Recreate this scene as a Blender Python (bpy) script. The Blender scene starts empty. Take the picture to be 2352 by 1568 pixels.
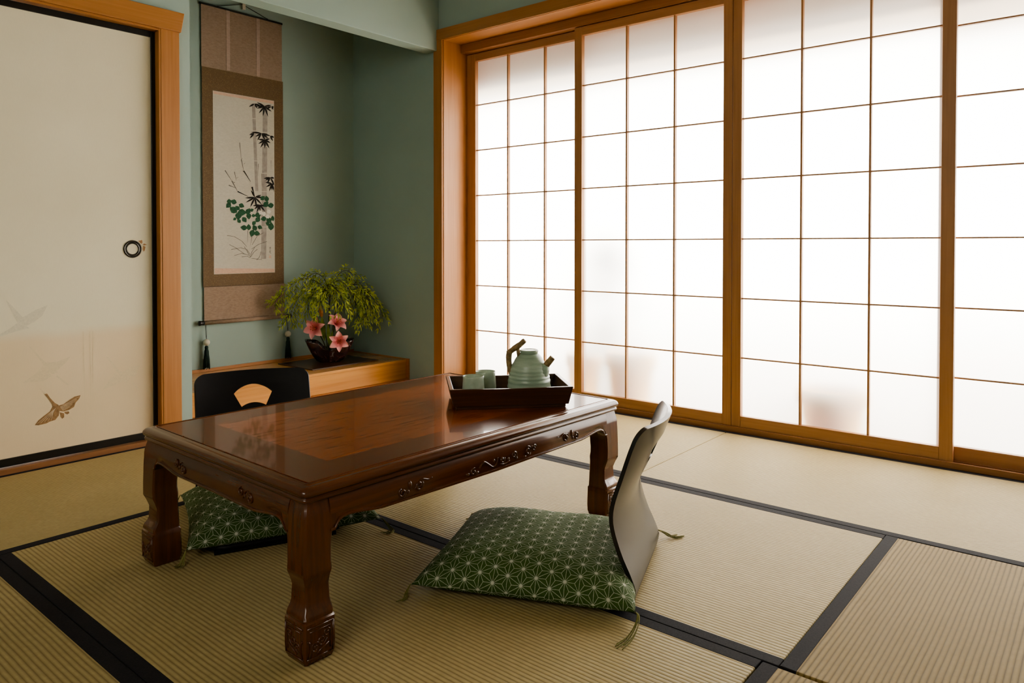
import bpy, math, random
from mathutils import Vector, Matrix
from math import sin, cos, pi, radians, sqrt

C = bpy.context.scene.collection
rnd = random.Random(7)

# ------------------------------------------------------------------ materials
def newmat(name):
    m = bpy.data.materials.new(name); m.use_nodes = True
    nt = m.node_tree
    for n in list(nt.nodes): nt.nodes.remove(n)
    out = nt.nodes.new('ShaderNodeOutputMaterial')
    return m, nt, out

def N(nt, t, **kw):
    n = nt.nodes.new(t)
    for k, v in kw.items():
        if k in n.inputs: n.inputs[k].default_value = v
        else: setattr(n, k, v)
    return n

def L(nt, a, b): nt.links.new(a, b)

def c4(c): return (c[0], c[1], c[2], 1.0)

def coords(nt, scale=(1, 1, 1), kind='Object', rot=(0, 0, 0)):
    tc = N(nt, 'ShaderNodeTexCoord')
    mp = N(nt, 'ShaderNodeMapping')
    mp.inputs['Scale'].default_value = scale
    mp.inputs['Rotation'].default_value = rot
    L(nt, tc.outputs[kind], mp.inputs['Vector'])
    return mp.outputs['Vector']

def ramp(nt, fac, stops):
    r = N(nt, 'ShaderNodeValToRGB')
    el = r.color_ramp.elements
    while len(el) < len(stops): el.new(0.5)
    for e, (p, c) in zip(el, stops):
        e.position = p; e.color = c4(c)
    L(nt, fac, r.inputs['Fac'])
    return r.outputs['Color']

def mathn(nt, op, a, b=None, c=None):
    n = N(nt, 'ShaderNodeMath', operation=op)
    for i, v in enumerate((a, b, c)):
        if v is None: continue
        if isinstance(v, (int, float)): n.inputs[i].default_value = v
        else: L(nt, v, n.inputs[i])
    return n.outputs[0]

def mixc(nt, fac, a, b):
    n = N(nt, 'ShaderNodeMix', data_type='RGBA')
    if isinstance(fac, (int, float)): n.inputs[0].default_value = fac
    else: L(nt, fac, n.inputs[0])
    for v, i in ((a, 6), (b, 7)):
        if isinstance(v, tuple): n.inputs[i].default_value = c4(v)
        else: L(nt, v, n.inputs[i])
    return n.outputs[2]

def bump(nt, h, strength=0.3, dist=0.002):
    b = N(nt, 'ShaderNodeBump'); b.inputs['Strength'].default_value = strength
    b.inputs['Distance'].default_value = dist
    L(nt, h, b.inputs['Height'])
    return b.outputs['Normal']

def pbsdf(nt, out, col, rough=0.6, spec=0.5, normal=None, coat=0.0, coat_rough=0.1, metal=0.0):
    p = N(nt, 'ShaderNodeBsdfPrincipled')
    if isinstance(col, tuple): p.inputs['Base Color'].default_value = c4(col)
    else: L(nt, col, p.inputs['Base Color'])
    if isinstance(rough, (int, float)): p.inputs['Roughness'].default_value = rough
    else: L(nt, rough, p.inputs['Roughness'])
    p.inputs['Specular IOR Level'].default_value = spec
    p.inputs['Metallic'].default_value = metal
    p.inputs['Coat Weight'].default_value = coat
    p.inputs['Coat Roughness'].default_value = coat_rough
    if normal is not None: L(nt, normal, p.inputs['Normal'])
    L(nt, p.outputs[0], out.inputs['Surface'])
    return p

def noise(nt, vec, scale=5, detail=4, rough=0.5, dist=0.0):
    n = N(nt, 'ShaderNodeTexNoise')
    n.inputs['Scale'].default_value = scale; n.inputs['Detail'].default_value = detail
    n.inputs['Roughness'].default_value = rough; n.inputs['Distortion'].default_value = dist
    L(nt, vec, n.inputs['Vector'])
    return n.outputs['Fac']

def plain(name, col, rough=0.6, spec=0.5, var=0.12, scale=30, coat=0.0, metal=0.0, bstr=0.0):
    m, nt, out = newmat(name)
    v = coords(nt)
    f = noise(nt, v, scale, 3)
    dk = tuple(max(0, x * (1 - var)) for x in col); lt = tuple(x * (1 + var) for x in col)
    col_ = ramp(nt, f, [(0.3, dk), (0.7, lt)])
    nrm = bump(nt, f, bstr, 0.001) if bstr else None
    pbsdf(nt, out, col_, rough, spec, nrm, coat, 0.1, metal)
    return m

def wood(name, c1, c2, axis=2, rough=0.4, fine=90, coat=0.0, spec=0.4):
    m, nt, out = newmat(name)
    s = [fine, fine, fine]; s[axis] = fine * 0.03
    v = coords(nt, tuple(s))
    f1 = noise(nt, v, 1.0, 4, 0.6)
    s2 = [9, 9, 9]; s2[axis] = 0.6
    v2 = coords(nt, tuple(s2))
    f2 = noise(nt, v2, 1.0, 3, 0.5, 0.6)
    f = mathn(nt, 'ADD', mathn(nt, 'MULTIPLY', f1, 0.55), mathn(nt, 'MULTIPLY', f2, 0.45))
    col = ramp(nt, f, [(0.32, c1), (0.68, c2)])
    pbsdf(nt, out, col, rough, spec, bump(nt, f1, 0.08, 0.0006), coat, 0.15)
    return m

M = {}
HON1, HON2 = (0.34, 0.145, 0.046), (0.46, 0.215, 0.078)
M['casing_z'] = wood('hinoki_casing_upright', HON1, HON2, 2, 0.38)
M['casing_y'] = wood('hinoki_casing_along_y', HON1, HON2, 1, 0.38)
M['casing_x'] = wood('hinoki_casing_along_x', HON1, HON2, 0, 0.38)
SH1, SH2 = (0.37, 0.18, 0.078), (0.49, 0.26, 0.12)
M['shoji_z'] = wood('cedar_upright', SH1, SH2, 2, 0.42)
M['shoji_x'] = wood('cedar_along_x', SH1, SH2, 0, 0.42)
M['sill'] = wood('cedar_sill', (0.28, 0.125, 0.05), (0.39, 0.19, 0.08), 0, 0.35)
M['sill_y'] = wood('cedar_sill_y', (0.20, 0.085, 0.034), (0.29, 0.135, 0.055), 1, 0.45)
M['plat'] = wood('platform_wood', (0.42, 0.19, 0.05), (0.62, 0.32, 0.10), 1, 0.22, 60, 0.3)
M['step'] = wood('step_wood', (0.42, 0.17, 0.05), (0.58, 0.26, 0.09), 1, 0.5, 60)
M['platdark'] = wood('platform_board_wood', (0.045, 0.022, 0.010), (0.085, 0.042, 0.018), 1, 0.3)
M['tray'] = wood('tray_wood', (0.045, 0.018, 0.009), (0.10, 0.042, 0.020), 0, 0.30, 120, 0.2)

def teal():
    m, nt, out = newmat('teal_plaster')
    v = coords(nt)
    f = noise(nt, v, 3, 3)
    col = ramp(nt, f, [(0.3, (0.315, 0.405, 0.366)), (0.7, (0.335, 0.427, 0.387))])
    pbsdf(nt, out, col, 0.85, 0.25, bump(nt, noise(nt, v, 160, 2), 0.06, 0.001))
    return m
M['teal'] = teal()
M['ceil'] = plain('ceiling_plaster', (0.30, 0.25, 0.17), 0.9, 0.2, 0.03, 4)
M['subfloor'] = plain('subfloor', (0.40, 0.33, 0.2), 0.9, 0.2, 0.1, 8)

def tatami(name, along, c1=(0.475, 0.375, 0.175), c2=(0.555, 0.445, 0.225), gc=0.68, spec=0.22):
    """rush mat: ribs run along the given local axis (0 = x, 1 = y)."""
    m, nt, out = newmat(name)
    tc = N(nt, 'ShaderNodeTexCoord'); sep = N(nt, 'ShaderNodeSeparateXYZ')
    L(nt, tc.outputs['Object'], sep.inputs[0])
    across = sep.outputs[1 - along]; run = sep.outputs[along]
    per = 0.0112
    wob = N(nt, 'ShaderNodeMapping'); wob.inputs['Scale'].default_value = (6, 6, 6)
    L(nt, tc.outputs['Object'], wob.inputs['Vector'])
    wn = noise(nt, wob.outputs[0], 1.0, 2)
    ph = mathn(nt, 'ADD', mathn(nt, 'MULTIPLY', across, 2 * pi / per), mathn(nt, 'MULTIPLY', wn, 2.2))
    s = mathn(nt, 'SINE', ph)
    rib = mathn(nt, 'POWER', mathn(nt, 'ADD', mathn(nt, 'MULTIPLY', s, 0.5), 0.5), 0.38)
    # straws lie across the ribs: fine streaks
    sc = [110, 110, 110]; sc[along] = 420; sc[1 - along] = 26
    mp = N(nt, 'ShaderNodeMapping'); mp.inputs['Scale'].default_value = sc
    L(nt, tc.outputs['Object'], mp.inputs['Vector'])
    straw = noise(nt, mp.outputs[0], 1.0, 2, 0.6)
    big = noise(nt, wob.outputs[0], 0.7, 4, 0.6)
    c = ramp(nt, big, [(0.3, c1), (0.7, c2)])
    c = mixc(nt, mathn(nt, 'MULTIPLY', straw, 0.5), c, tuple(x * .72 for x in c1))
    sb = [90, 90, 90]; sb[along] = 55; sb[1 - along] = 88
    mb_ = N(nt, 'ShaderNodeMapping'); mb_.inputs['Scale'].default_value = sb
    L(nt, tc.outputs['Object'], mb_.inputs['Vector'])
    bead = noise(nt, mb_.outputs[0], 1.0, 1, 0.5)
    c = mixc(nt, mathn(nt, 'MULTIPLY', bead, 0.75), c, tuple(x * .70 for x in c1))
    groove = mathn(nt, 'MULTIPLY', mathn(nt, 'SUBTRACT', 1.0, rib), gc)
    c = mixc(nt, groove, c, (0.115, 0.078, 0.028))
    h = mathn(nt, 'ADD', rib, mathn(nt, 'ADD', mathn(nt, 'MULTIPLY', straw, 0.25), mathn(nt, 'MULTIPLY', bead, 0.8)))
    pbsdf(nt, out, c, 0.6, spec, bump(nt, h, 0.6, 0.0012))
    return m
M['tat_x'] = tatami('tatami_rush_x', 0)
M['tat_y'] = tatami('tatami_rush_y', 1)
M['tat_y2'] = tatami('tatami_rush_painted_dim', 1, (0.33, 0.235, 0.095), (0.40, 0.292, 0.125), 1.0, 0.1)  # darker copy with stronger grooves: missing window sheen put into the colour
M['heri'] = plain('black_cloth_border', (0.020, 0.019, 0.022), 0.8, 0.15, 0.25, 300, bstr=0.2)

def fusuma_paper():
    m, nt, out = newmat('fusuma_paper')
    tc = N(nt, 'ShaderNodeTexCoord'); sep = N(nt, 'ShaderNodeSeparateXYZ')
    L(nt, tc.outputs['Object'], sep.inputs[0])
    v = coords(nt)
    cloud = noise(nt, v, 2.2, 4)
    weave = noise(nt, coords(nt, (400, 420, 60)), 1, 2)
    z = sep.outputs[2]
    zz = mathn(nt, 'ADD', z, mathn(nt, 'MULTIPLY', cloud, 0.05))
    low = N(nt, 'ShaderNodeMapRange'); low.interpolation_type = 'SMOOTHSTEP'
    low.inputs['From Min'].default_value = 0.56; low.inputs['From Max'].default_value = 0.50
    L(nt, zz, low.inputs['Value'])
    hi = ramp(nt, cloud, [(0.3, (0.70, 0.645, 0.475)), (0.7, (0.76, 0.705, 0.535))])
    lo = ramp(nt, cloud, [(0.3, (0.70, 0.565, 0.375)), (0.7, (0.76, 0.62, 0.425))])
    c = mixc(nt, low.outputs[0], hi, lo)
    c = mixc(nt, mathn(nt, 'MULTIPLY', weave, 0.12), c, (0.42, 0.36, 0.25))
    pbsdf(nt, out, c, 0.7, 0.25, bump(nt, weave, 0.05, 0.0005))
    return m
M['fusuma'] = fusuma_paper()
M['lacquer'] = plain('black_lacquer', (0.010, 0.009, 0.008), 0.32, 0.5, 0.1, 20)
M['crane'] = plain('crane_brown_print', (0.30, 0.185, 0.09), 0.7, 0.2, 0.25, 120)
M['crane_line'] = plain('crane_feather_gap', (0.60, 0.47, 0.31), 0.7, 0.2, 0.1, 60)
M['crane_faint'] = plain('crane_faint_print', (0.675, 0.56, 0.38), 0.7, 0.2, 0.04, 160)
M['crane_blue'] = plain('crane_grey_print', (0.64, 0.59, 0.45), 0.7, 0.2, 0.06, 160)
M['leafprint'] = plain('maple_leaf_print', (0.40, 0.235, 0.12), 0.7, 0.2, 0.2, 90)
M['ring'] = plain('dark_metal_ring', (0.045, 0.04, 0.032), 0.25, 0.6, 0.1, 40, metal=0.6)

def shoji_paper():
    m, nt, out = newmat('shoji_paper')
    v = coords(nt)
    f = noise(nt, v, 60, 3)
    tr = N(nt, 'ShaderNodeBsdfTranslucent'); tr.inputs[0].default_value = (0.92, 0.91, 0.89, 1)
    rf = N(nt, 'ShaderNodeBsdfRefraction'); rf.inputs['Color'].default_value = (0.93, 0.92, 0.90, 1)
    rf.inputs['Roughness'].default_value = 0.7; rf.inputs['IOR'].default_value = 1.22
    df = N(nt, 'ShaderNodeBsdfDiffuse'); 
    col = ramp(nt, f, [(0.3, (0.80, 0.79, 0.77)), (0.7, (0.86, 0.85, 0.83))])
    L(nt, col, df.inputs[0])
    m1 = N(nt, 'ShaderNodeMixShader'); m1.inputs[0].default_value = 0.68
    L(nt, tr.outputs[0], m1.inputs[1]); L(nt, rf.outputs[0], m1.inputs[2])
    m2 = N(nt, 'ShaderNodeMixShader'); m2.inputs[0].default_value = 0.15
    L(nt, m1.outputs[0], m2.inputs[1]); L(nt, df.outputs[0], m2.inputs[2])
    L(nt, m2.outputs[0], out.inputs['Surface'])
    return m
M['shoji_paper'] = shoji_paper()

def table_wood(name, top=False, axis=1):
    m, nt, out = newmat(name)
    sa = [85, 85, 85]; sa[axis] = 3.0; sb = [9, 9, 9]; sb[axis] = .9
    v1 = coords(nt, tuple(sa)); v2 = coords(nt, tuple(sb))
    f1 = noise(nt, v1, 1.0, 4, 0.65); f2 = noise(nt, v2, 1.0, 4, 0.6, 1.2)
    f = mathn(nt, 'ADD', mathn(nt, 'MULTIPLY', f1, 0.6), mathn(nt, 'MULTIPLY', f2, 0.4))
    if top:
        col = ramp(nt, f, [(0.26, (0.05, 0.012, 0.004)), (0.45, (0.25, 0.060, 0.011)), (0.74, (0.37, 0.100, 0.018))])
        # dark flecks in the centre panel
        fl = noise(nt, coords(nt, (150, 15, 150)), 1.0, 3, 0.55, 0.3)
        fm = N(nt, 'ShaderNodeMapRange'); fm.inputs['From Min'].default_value = 0.565; fm.inputs['From Max'].default_value = 0.63
        L(nt, fl, fm.inputs['Value'])
        col = mixc(nt, mathn(nt, 'MULTIPLY', fm.outputs[0], 0.8), col, (0.02, 0.008, 0.004))
        # plain border boards round the centre panel
        tc = N(nt, 'ShaderNodeTexCoord'); sep = N(nt, 'ShaderNodeSeparateXYZ'); L(nt, tc.outputs['Object'], sep.inputs[0])
        bx = mathn(nt, 'GREATER_THAN', mathn(nt, 'ABSOLUTE', sep.outputs[0]), 0.255)
        by = mathn(nt, 'GREATER_THAN', mathn(nt, 'ABSOLUTE', sep.outputs[1]), 0.425)
        b = mathn(nt, 'MAXIMUM', bx, by)
        bc = ramp(nt, f1, [(0.3, (0.085, 0.022, 0.007)), (0.7, (0.135, 0.037, 0.010))])
        col = mixc(nt, b, col, bc)
        rough = 0.26
    else:
        col = ramp(nt, f, [(0.30, (0.055, 0.016, 0.0055)), (0.70, (0.14, 0.043, 0.012))])
        rough = 0.24
    pbsdf(nt, out, col, rough, 0.28 if top else 0.45, bump(nt, f1, 0.05 if top else 0.03, 0.0006), 0.45, 0.05 if top else 0.10)
    return m
M['tabletop'] = table_wood('rosewood_top', True)
M['tablewood'] = table_wood('rosewood_frame')
M['tablewood_x'] = table_wood('rosewood_cross', axis=0)
M['tablewood_z'] = table_wood('rosewood_leg', axis=2)
M['carve'] = plain('rosewood_carving', (0.085, 0.027, 0.009), 0.2, 0.5, 0.2, 60, coat=0.4)

def asanoha():
    m, nt, out = newmat('green_hemp_leaf_cloth')
    uv = N(nt, 'ShaderNodeTexCoord'); sep = N(nt, 'ShaderNodeSeparateXYZ'); L(nt, uv.outputs['UV'], sep.inputs[0])
    s = 0.0395; h = s * sqrt(3) / 2
    u = sep.outputs[1]; v = sep.outputs[0]
    e1 = mathn(nt, 'MULTIPLY', v, 1 / h)
    ux = mathn(nt, 'MULTIPLY', u, 1 / s)
    e2 = mathn(nt, 'SUBTRACT', ux, mathn(nt, 'MULTIPLY', e1, 0.5))
    e3 = mathn(nt, 'MULTIPLY', mathn(nt, 'ADD', e1, e2), -1.0)
    fr = [mathn(nt, 'FRACT', e) for e in (e1, e2, e3)]
    tot = mathn(nt, 'ADD', mathn(nt, 'ADD', fr[0], fr[1]), fr[2])
    up = mathn(nt, 'GREATER_THAN', tot, 1.5)
    b = []
    for f in fr:
        inv = mathn(nt, 'SUBTRACT', 1.0, f)
        d = mathn(nt, 'SUBTRACT', inv, f)
        b.append(mathn(nt, 'ADD', f, mathn(nt, 'MULTIPLY', up, d)))
    hi = mathn(nt, 'MAXIMUM', mathn(nt, 'MAXIMUM', b[0], b[1]), b[2])
    lo = mathn(nt, 'MINIMUM', mathn(nt, 'MINIMUM', b[0], b[1]), b[2])
    mid = mathn(nt, 'SUBTRACT', mathn(nt, 'SUBTRACT', 1.0, hi), lo)
    spoke = mathn(nt, 'MULTIPLY', mathn(nt, 'SUBTRACT', mid, lo), 0.577)
    dist = mathn(nt, 'MINIMUM', lo, spoke)
    wig = noise(nt, coords(nt, (1, 1, 1)), 260, 2)
    dist = mathn(nt, 'ADD', dist, mathn(nt, 'MULTIPLY', mathn(nt, 'SUBTRACT', wig, 0.5), 0.018))
    ln = N(nt, 'ShaderNodeMapRange'); ln.inputs['From Min'].default_value = 0.024; ln.inputs['From Max'].default_value = 0.008
    L(nt, dist, ln.inputs['Value'])
    st = N(nt, 'ShaderNodeMapRange'); st.inputs['From Min'].default_value = 0.855; st.inputs['From Max'].default_value = 0.91
    L(nt, hi, st.inputs['Value'])
    stitch = mathn(nt, 'MULTIPLY', ln.outputs[0], 0.7)
    line = mathn(nt, 'MAXIMUM', stitch, mathn(nt, 'MULTIPLY', st.outputs[0], 0.85))
    cl = noise(nt, coords(nt), 420, 2)
    base = ramp(nt, cl, [(0.3, (0.034, 0.066, 0.014)), (0.7, (0.066, 0.112, 0.028))])
    col = mixc(nt, line, base, (0.56, 0.57, 0.45))
    pbsdf(nt, out, col, 0.8, 0.2, bump(nt, mathn(nt, 'ADD', cl, line), 0.35, 0.001))
    return m
M['asanoha'] = asanoha()
M['cord'] = plain('olive_cord', (0.20, 0.19, 0.055), 0.7, 0.3, 0.25, 200)
M['chair'] = plain('black_bent_plywood', (0.011, 0.010, 0.010), 0.28, 0.5, 0.1, 12, coat=0.25)

M['chair_dull'] = plain('black_satin_plywood', (0.009, 0.008, 0.008), 0.5, 0.2, 0.1, 12)
def celadon():
    m, nt, out = newmat('celadon_glaze')
    f = noise(nt, coords(nt, (10, 10, 55)), 1.0, 4, 0.6)
    col = ramp(nt, f, [(0.25, (0.20, 0.275, 0.195)), (0.5, (0.32, 0.42, 0.32)), (0.75, (0.46, 0.56, 0.46))])
    pbsdf(nt, out, col, 0.36, 0.5, bump(nt, f, 0.5, 0.003), 0.2, 0.2)
    return m
M['celadon'] = celadon()
def cupm():
    m, nt, out = newmat('pale_celadon_glaze')
    f = noise(nt, coords(nt), 26, 4, 0.6)
    col = ramp(nt, f, [(0.3, (0.36, 0.44, 0.335)), (0.7, (0.50, 0.58, 0.47))])
    pbsdf(nt, out, col, 0.34, 0.5, None, 0.2, 0.2)
    return m
M['cup'] = cupm()
M['branchclay'] = plain('brown_branch_clay', (0.28, 0.19, 0.085), 0.6, 0.35, 0.45, 90, bstr=0.5)
def vaseglaze():
    m, nt, out = newmat('dark_brown_glaze')
    f = noise(nt, coords(nt), 16, 5, 0.7, 0.8)
    col = ramp(nt, f, [(0.45, (0.020, 0.007, 0.007)), (0.60, (0.055, 0.018, 0.016)), (0.68, (0.26, 0.22, 0.20))])
    pbsdf(nt, out, col, 0.14, 0.6, None, 0.4, 0.08)
    return m
M['vase'] = vaseglaze()
def petal():
    m, nt, out = newmat('pink_lily_petal')
    tc = N(nt, 'ShaderNodeTexCoord'); sep = N(nt, 'ShaderNodeSeparateXYZ'); L(nt, tc.outputs['UV'], sep.inputs[0])
    col = ramp(nt, sep.outputs[0], [(0.0, (0.50, 0.07, 0.09)), (0.30, (0.70, 0.20, 0.21)), (1.0, (0.86, 0.47, 0.46))])
    p = pbsdf(nt, out, col, 0.6, 0.3)
    return m
M['petal'] = petal()
M['stamen'] = plain('lily_stamen', (0.42, 0.10, 0.04), 0.6, 0.3, 0.2, 50)
M['bud'] = plain('orange_green_bud', (0.42, 0.17, 0.05), 0.6, 0.3, 0.35, 60)
def leafm(name, a, b):
    m, nt, out = newmat(name)
    f = noise(nt, coords(nt), 25, 2)
    col = ramp(nt, f, [(0.3, a), (0.7, b)])
    p = pbsdf(nt, out, col, 0.42, 0.4)
    tr = N(nt, 'ShaderNodeBsdfTranslucent'); L(nt, col, tr.inputs[0])
    mx = N(nt, 'ShaderNodeMixShader'); mx.inputs[0].default_value = 0.3
    L(nt, p.outputs[0], mx.inputs[1]); L(nt, tr.outputs[0], mx.inputs[2]); L(nt, mx.outputs[0], out.inputs['Surface'])
    return m
M['leaf'] = leafm('yellow_green_leaf', (0.27, 0.33, 0.03), (0.56, 0.63, 0.13))
M['leafd'] = leafm('dark_green_leaf', (0.12, 0.19, 0.03), (0.28, 0.35, 0.06))
M['stem'] = plain('dark_stem', (0.06, 0.06, 0.02), 0.6, 0.3, 0.3, 60)

def silk(name, a, b, rough=0.75):
    m, nt, out = newmat(name)
    f = noise(nt, coords(nt, (60, 60, 140)), 1.0, 4, 0.65)
    pbsdf(nt, out, ramp(nt, f, [(0.3, a), (0.7, b)]), rough, 0.25)
    return m
M['silk_pink'] = silk('mauve_silk', (0.275, 0.195, 0.140), (0.365, 0.268, 0.198))
M['silk_strip'] = silk('pale_mauve_strip', (0.37, 0.27, 0.215), (0.46, 0.34, 0.27))
M['silk_peach'] = silk('peach_silk_band', (0.60, 0.40, 0.30), (0.70, 0.50, 0.38))
def brocade():
    m, nt, out = newmat('gold_dotted_brocade')
    vo = N(nt, 'ShaderNodeTexVoronoi'); vo.inputs['Scale'].default_value = 110; vo.inputs['Randomness'].default_value = 0.4
    L(nt, coords(nt, (0, 1, 1.6)), vo.inputs['Vector'])
    mr = N(nt, 'ShaderNodeMapRange'); mr.inputs['From Min'].default_value = 0.28; mr.inputs['From Max'].default_value = 0.14
    L(nt, vo.outputs['Distance'], mr.inputs['Value'])
    col = mixc(nt, mathn(nt, 'MULTIPLY', mr.outputs[0], 0.6), (0.145, 0.088, 0.038), (0.40, 0.285, 0.12))
    pbsdf(nt, out, col, 0.6, 0.35)
    return m
M['brocade'] = brocade()
M['sheet'] = silk('painting_paper', (0.54, 0.51, 0.43), (0.61, 0.575, 0.49))
M['ink'] = plain('black_ink', (0.022, 0.020, 0.018), 0.7, 0.2, 0.3, 200)
M['ink_mid'] = plain('grey_ink', (0.16, 0.145, 0.13), 0.7, 0.2, 0.3, 90)
M['ink_grey'] = plain('pale_grey_wash', (0.37, 0.335, 0.30), 0.7, 0.2, 0.16, 40)
M['ink_green'] = plain('green_pigment', (0.035, 0.105, 0.055), 0.7, 0.2, 0.5, 160)
M['ink_white'] = plain('white_pigment', (0.76, 0.73, 0.66), 0.7, 0.2, 0.05, 60)
M['ivory'] = plain('ivory_bead', (0.62, 0.58, 0.47), 0.4, 0.4, 0.1, 60)
M['tassel'] = plain('dark_green_tassel', (0.012, 0.030, 0.024), 0.7, 0.3, 0.4, 300)
M['thread'] = plain('dark_thread', (0.03, 0.03, 0.025), 0.7, 0.3)
M['ground'] = plain('pale_concrete', (0.50, 0.48, 0.45), 0.9, 0.2, 0.1, 6)
M['eave'] = plain('beige_painted_soffit', (0.80, 0.66, 0.48), 0.8, 0.2, 0.05, 6)
M['terracotta'] = plain('terracotta', (0.78, 0.47, 0.10), 0.8, 0.2, 0.12, 20)
M['greyplant'] = plain('grey_green_leaf', (0.20, 0.22, 0.17), 0.8, 0.2, 0.2, 20)

# ------------------------------------------------------------------ geometry helpers
class MB:
    def __init__(s): s.v = []; s.f = []; s.mi = []; s.uv = []; s.cur = 0
    def add(s, vs, fs, uvs=None):
        o = len(s.v); s.v += [tuple(x) for x in vs]
        for f in fs:
            s.f.append([i + o for i in f]); s.mi.append(s.cur)
            s.uv.append([uvs[i] for i in f] if uvs else [(0, 0)] * len(f))
        return s
    def box(s, x0, x1, y0, y1, z0, z1):
        vs = [(x, y, z) for z in (z0, z1) for y in (y0, y1) for x in (x0, x1)]
        return s.add(vs, [(0, 2, 3, 1), (4, 5, 7, 6), (0, 1, 5, 4), (2, 6, 7, 3), (0, 4, 6, 2), (1, 3, 7, 5)])
    def loft(s, rings, closed=True, cap0=False, cap1=False, uvs=None):
        n = len(rings[0]); vs = [p for r in rings for p in r]; fs = []
        m = n if closed else n - 1
        for i in range(len(rings) - 1):
            for j in range(m):
                k = (j + 1) % n
                fs.append((i * n + j, i * n + k, (i + 1) * n + k, (i + 1) * n + j))
        if cap0: fs.append(tuple(range(n - 1, -1, -1)))
        if cap1: fs.append(tuple((len(rings) - 1) * n + j for j in range(n)))
        return s.add(vs, fs, uvs)
    def tube(s, pts, r, seg=8, cap=True):
        pts = [Vector(p) for p in pts]
        rings = []; up = None
        for i, p in enumerate(pts):
            a = pts[max(0, i - 1)]; b = pts[min(len(pts) - 1, i + 1)]
            t = (b - a); t = t.normalized() if t.length > 1e-9 else Vector((0, 0, 1))
            if up is None:
                up = Vector((0, 0, 1)) if abs(t.z) < 0.9 else Vector((1, 0, 0))
            n1 = t.cross(up)
            if n1.length < 1e-6: n1 = t.cross(Vector((0, 1, 0.3)))
            n1.normalize(); up = n1.cross(t).normalized()
            rr = r[i] if isinstance(r, (list, tuple)) else r
            rings.append([p + n1 * (rr * cos(2 * pi * j / seg)) + up * (rr * sin(2 * pi * j / seg)) for j in range(seg)])
        return s.loft(rings, True, cap, cap)
    def lathe(s, prof, seg=32, c=(0, 0, 0), cap0=True, cap1=True):
        rings = [[(c[0] + r * cos(2 * pi * j / seg), c[1] + r * sin(2 * pi * j / seg), c[2] + z) for j in range(seg)] for r, z in prof]
        return s.loft(rings, True, cap0, cap1)
    def ball(s, c, r, seg=16, rings=10, sc=(1, 1, 1)):
        prof = [(max(1e-4, sin(pi * i / rings)), -cos(pi * i / rings)) for i in range(rings + 1)]
        rr = [[(c[0] + a * r * sc[0] * cos(2 * pi * j / seg), c[1] + a * r * sc[1] * sin(2 * pi * j / seg), c[2] + b * r * sc[2]) for j in range(seg)] for a, b in prof]
        return s.loft(rr, True, True, True)
    def poly(s, pts): return s.add(pts, [tuple(range(len(pts)))])
    def prism(s, pts2, fn, a, b):
        """pts2 outline extruded between fn(x, y, a) and fn(x, y, b)"""
        return s.loft([[fn(x, y, a) for x, y in pts2], [fn(x, y, b) for x, y in pts2]], True, True, True)
    def xf(s, mat):
        s.v = [tuple(mat @ Vector(p)) for p in s.v]; return s
    def build(s, name, mats, parent=None, smooth=False, bevel=0.0, loc=None, rz=None, solid=None, sub=0, label=None):
        me = bpy.data.meshes.new(name)
        me.from_pydata(s.v, [], s.f); 
        ul = me.uv_layers.new(name='UVMap')
        k = 0
        for u in s.uv:
            for a in u: ul.data[k].uv = a; k += 1
        if not isinstance(mats, (list, tuple)): mats = [mats]
        for m in mats: me.materials.append(m)
        for p, i in zip(me.polygons, s.mi): p.material_index = i
        import bmesh
        bm = bmesh.new(); bm.from_mesh(me)
        bmesh.ops.recalc_face_normals(bm, faces=bm.faces); bm.to_mesh(me); bm.free()
        if smooth:
            for p in me.polygons: p.use_smooth = True
        o = bpy.data.objects.new(name, me); C.objects.link(o)
        if parent: o.parent = parent
        if loc: o.location = loc
        if rz is not None: o.rotation_euler = (0, 0, rz)
        if solid:
            md = o.modifiers.new('thick', 'SOLIDIFY'); md.thickness = solid; md.offset = 0
        if bevel:
            md = o.modifiers.new('bev', 'BEVEL'); md.width = bevel; md.segments = 2; md.limit_method = 'ANGLE'; md.angle_limit = radians(40)
            if smooth or True:
                for p in me.polygons: p.use_smooth = True
                md.harden_normals = True
        if sub:
            md = o.modifiers.new('sub', 'SUBSURF'); md.levels = sub; md.render_levels = sub
        if label: o['label'] = label
        return o

def thing(name, label, cat, loc=(0, 0, 0), rz=0, group=None):
    o = bpy.data.objects.new(name, None); C.objects.link(o)
    o.location = loc; o.rotation_euler = (0, 0, rz); o.empty_display_size = 0.1
    o['label'] = label; o['category'] = cat
    if group: o['group'] = group
    return o
def tag(o, label, cat, group=None):
    o['label'] = label; o['category'] = cat
    if group: o['group'] = group
    return o
def struct(o): o['kind'] = 'structure'; return o
def sempty(name, loc=(0, 0, 0)):
    o = bpy.data.objects.new(name, None); C.objects.link(o); o.location = loc; o['kind'] = 'structure'; return o
def sbox(name, mat, *b, bevel=0.0, parent=None):
    o = MB().box(*b).build(name, mat, parent, bevel=bevel)
    return o if parent else struct(o)
def bez(pts, n=12):
    """Catmull-Rom through points"""
    P = [Vector(p) for p in pts]; P = [P[0] * 2 - P[1]] + P + [P[-1] * 2 - P[-2]]
    out = []
    for i in range(1, len(P) - 2):
        for k in range(n):
            t = k / n
            out.append(0.5 * ((2 * P[i]) + (P[i + 1] - P[i - 1]) * t + (2 * P[i - 1] - 5 * P[i] + 4 * P[i + 1] - P[i + 2]) * t * t + (3 * P[i] - P[i - 1] - 3 * P[i + 1] + P[i + 2]) * t ** 3))
    out.append(P[-2]); return out
def interp(tab, x):
    if x <= tab[0][0]: return tab[0][1]
    for (a, b), (c, d) in zip(tab, tab[1:]):
        if x <= c: 
            t = (x - a) / (c - a); t = t * t * (3 - 2 * t)
            return b + (d - b) * t
    return tab[-1][1]

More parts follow.
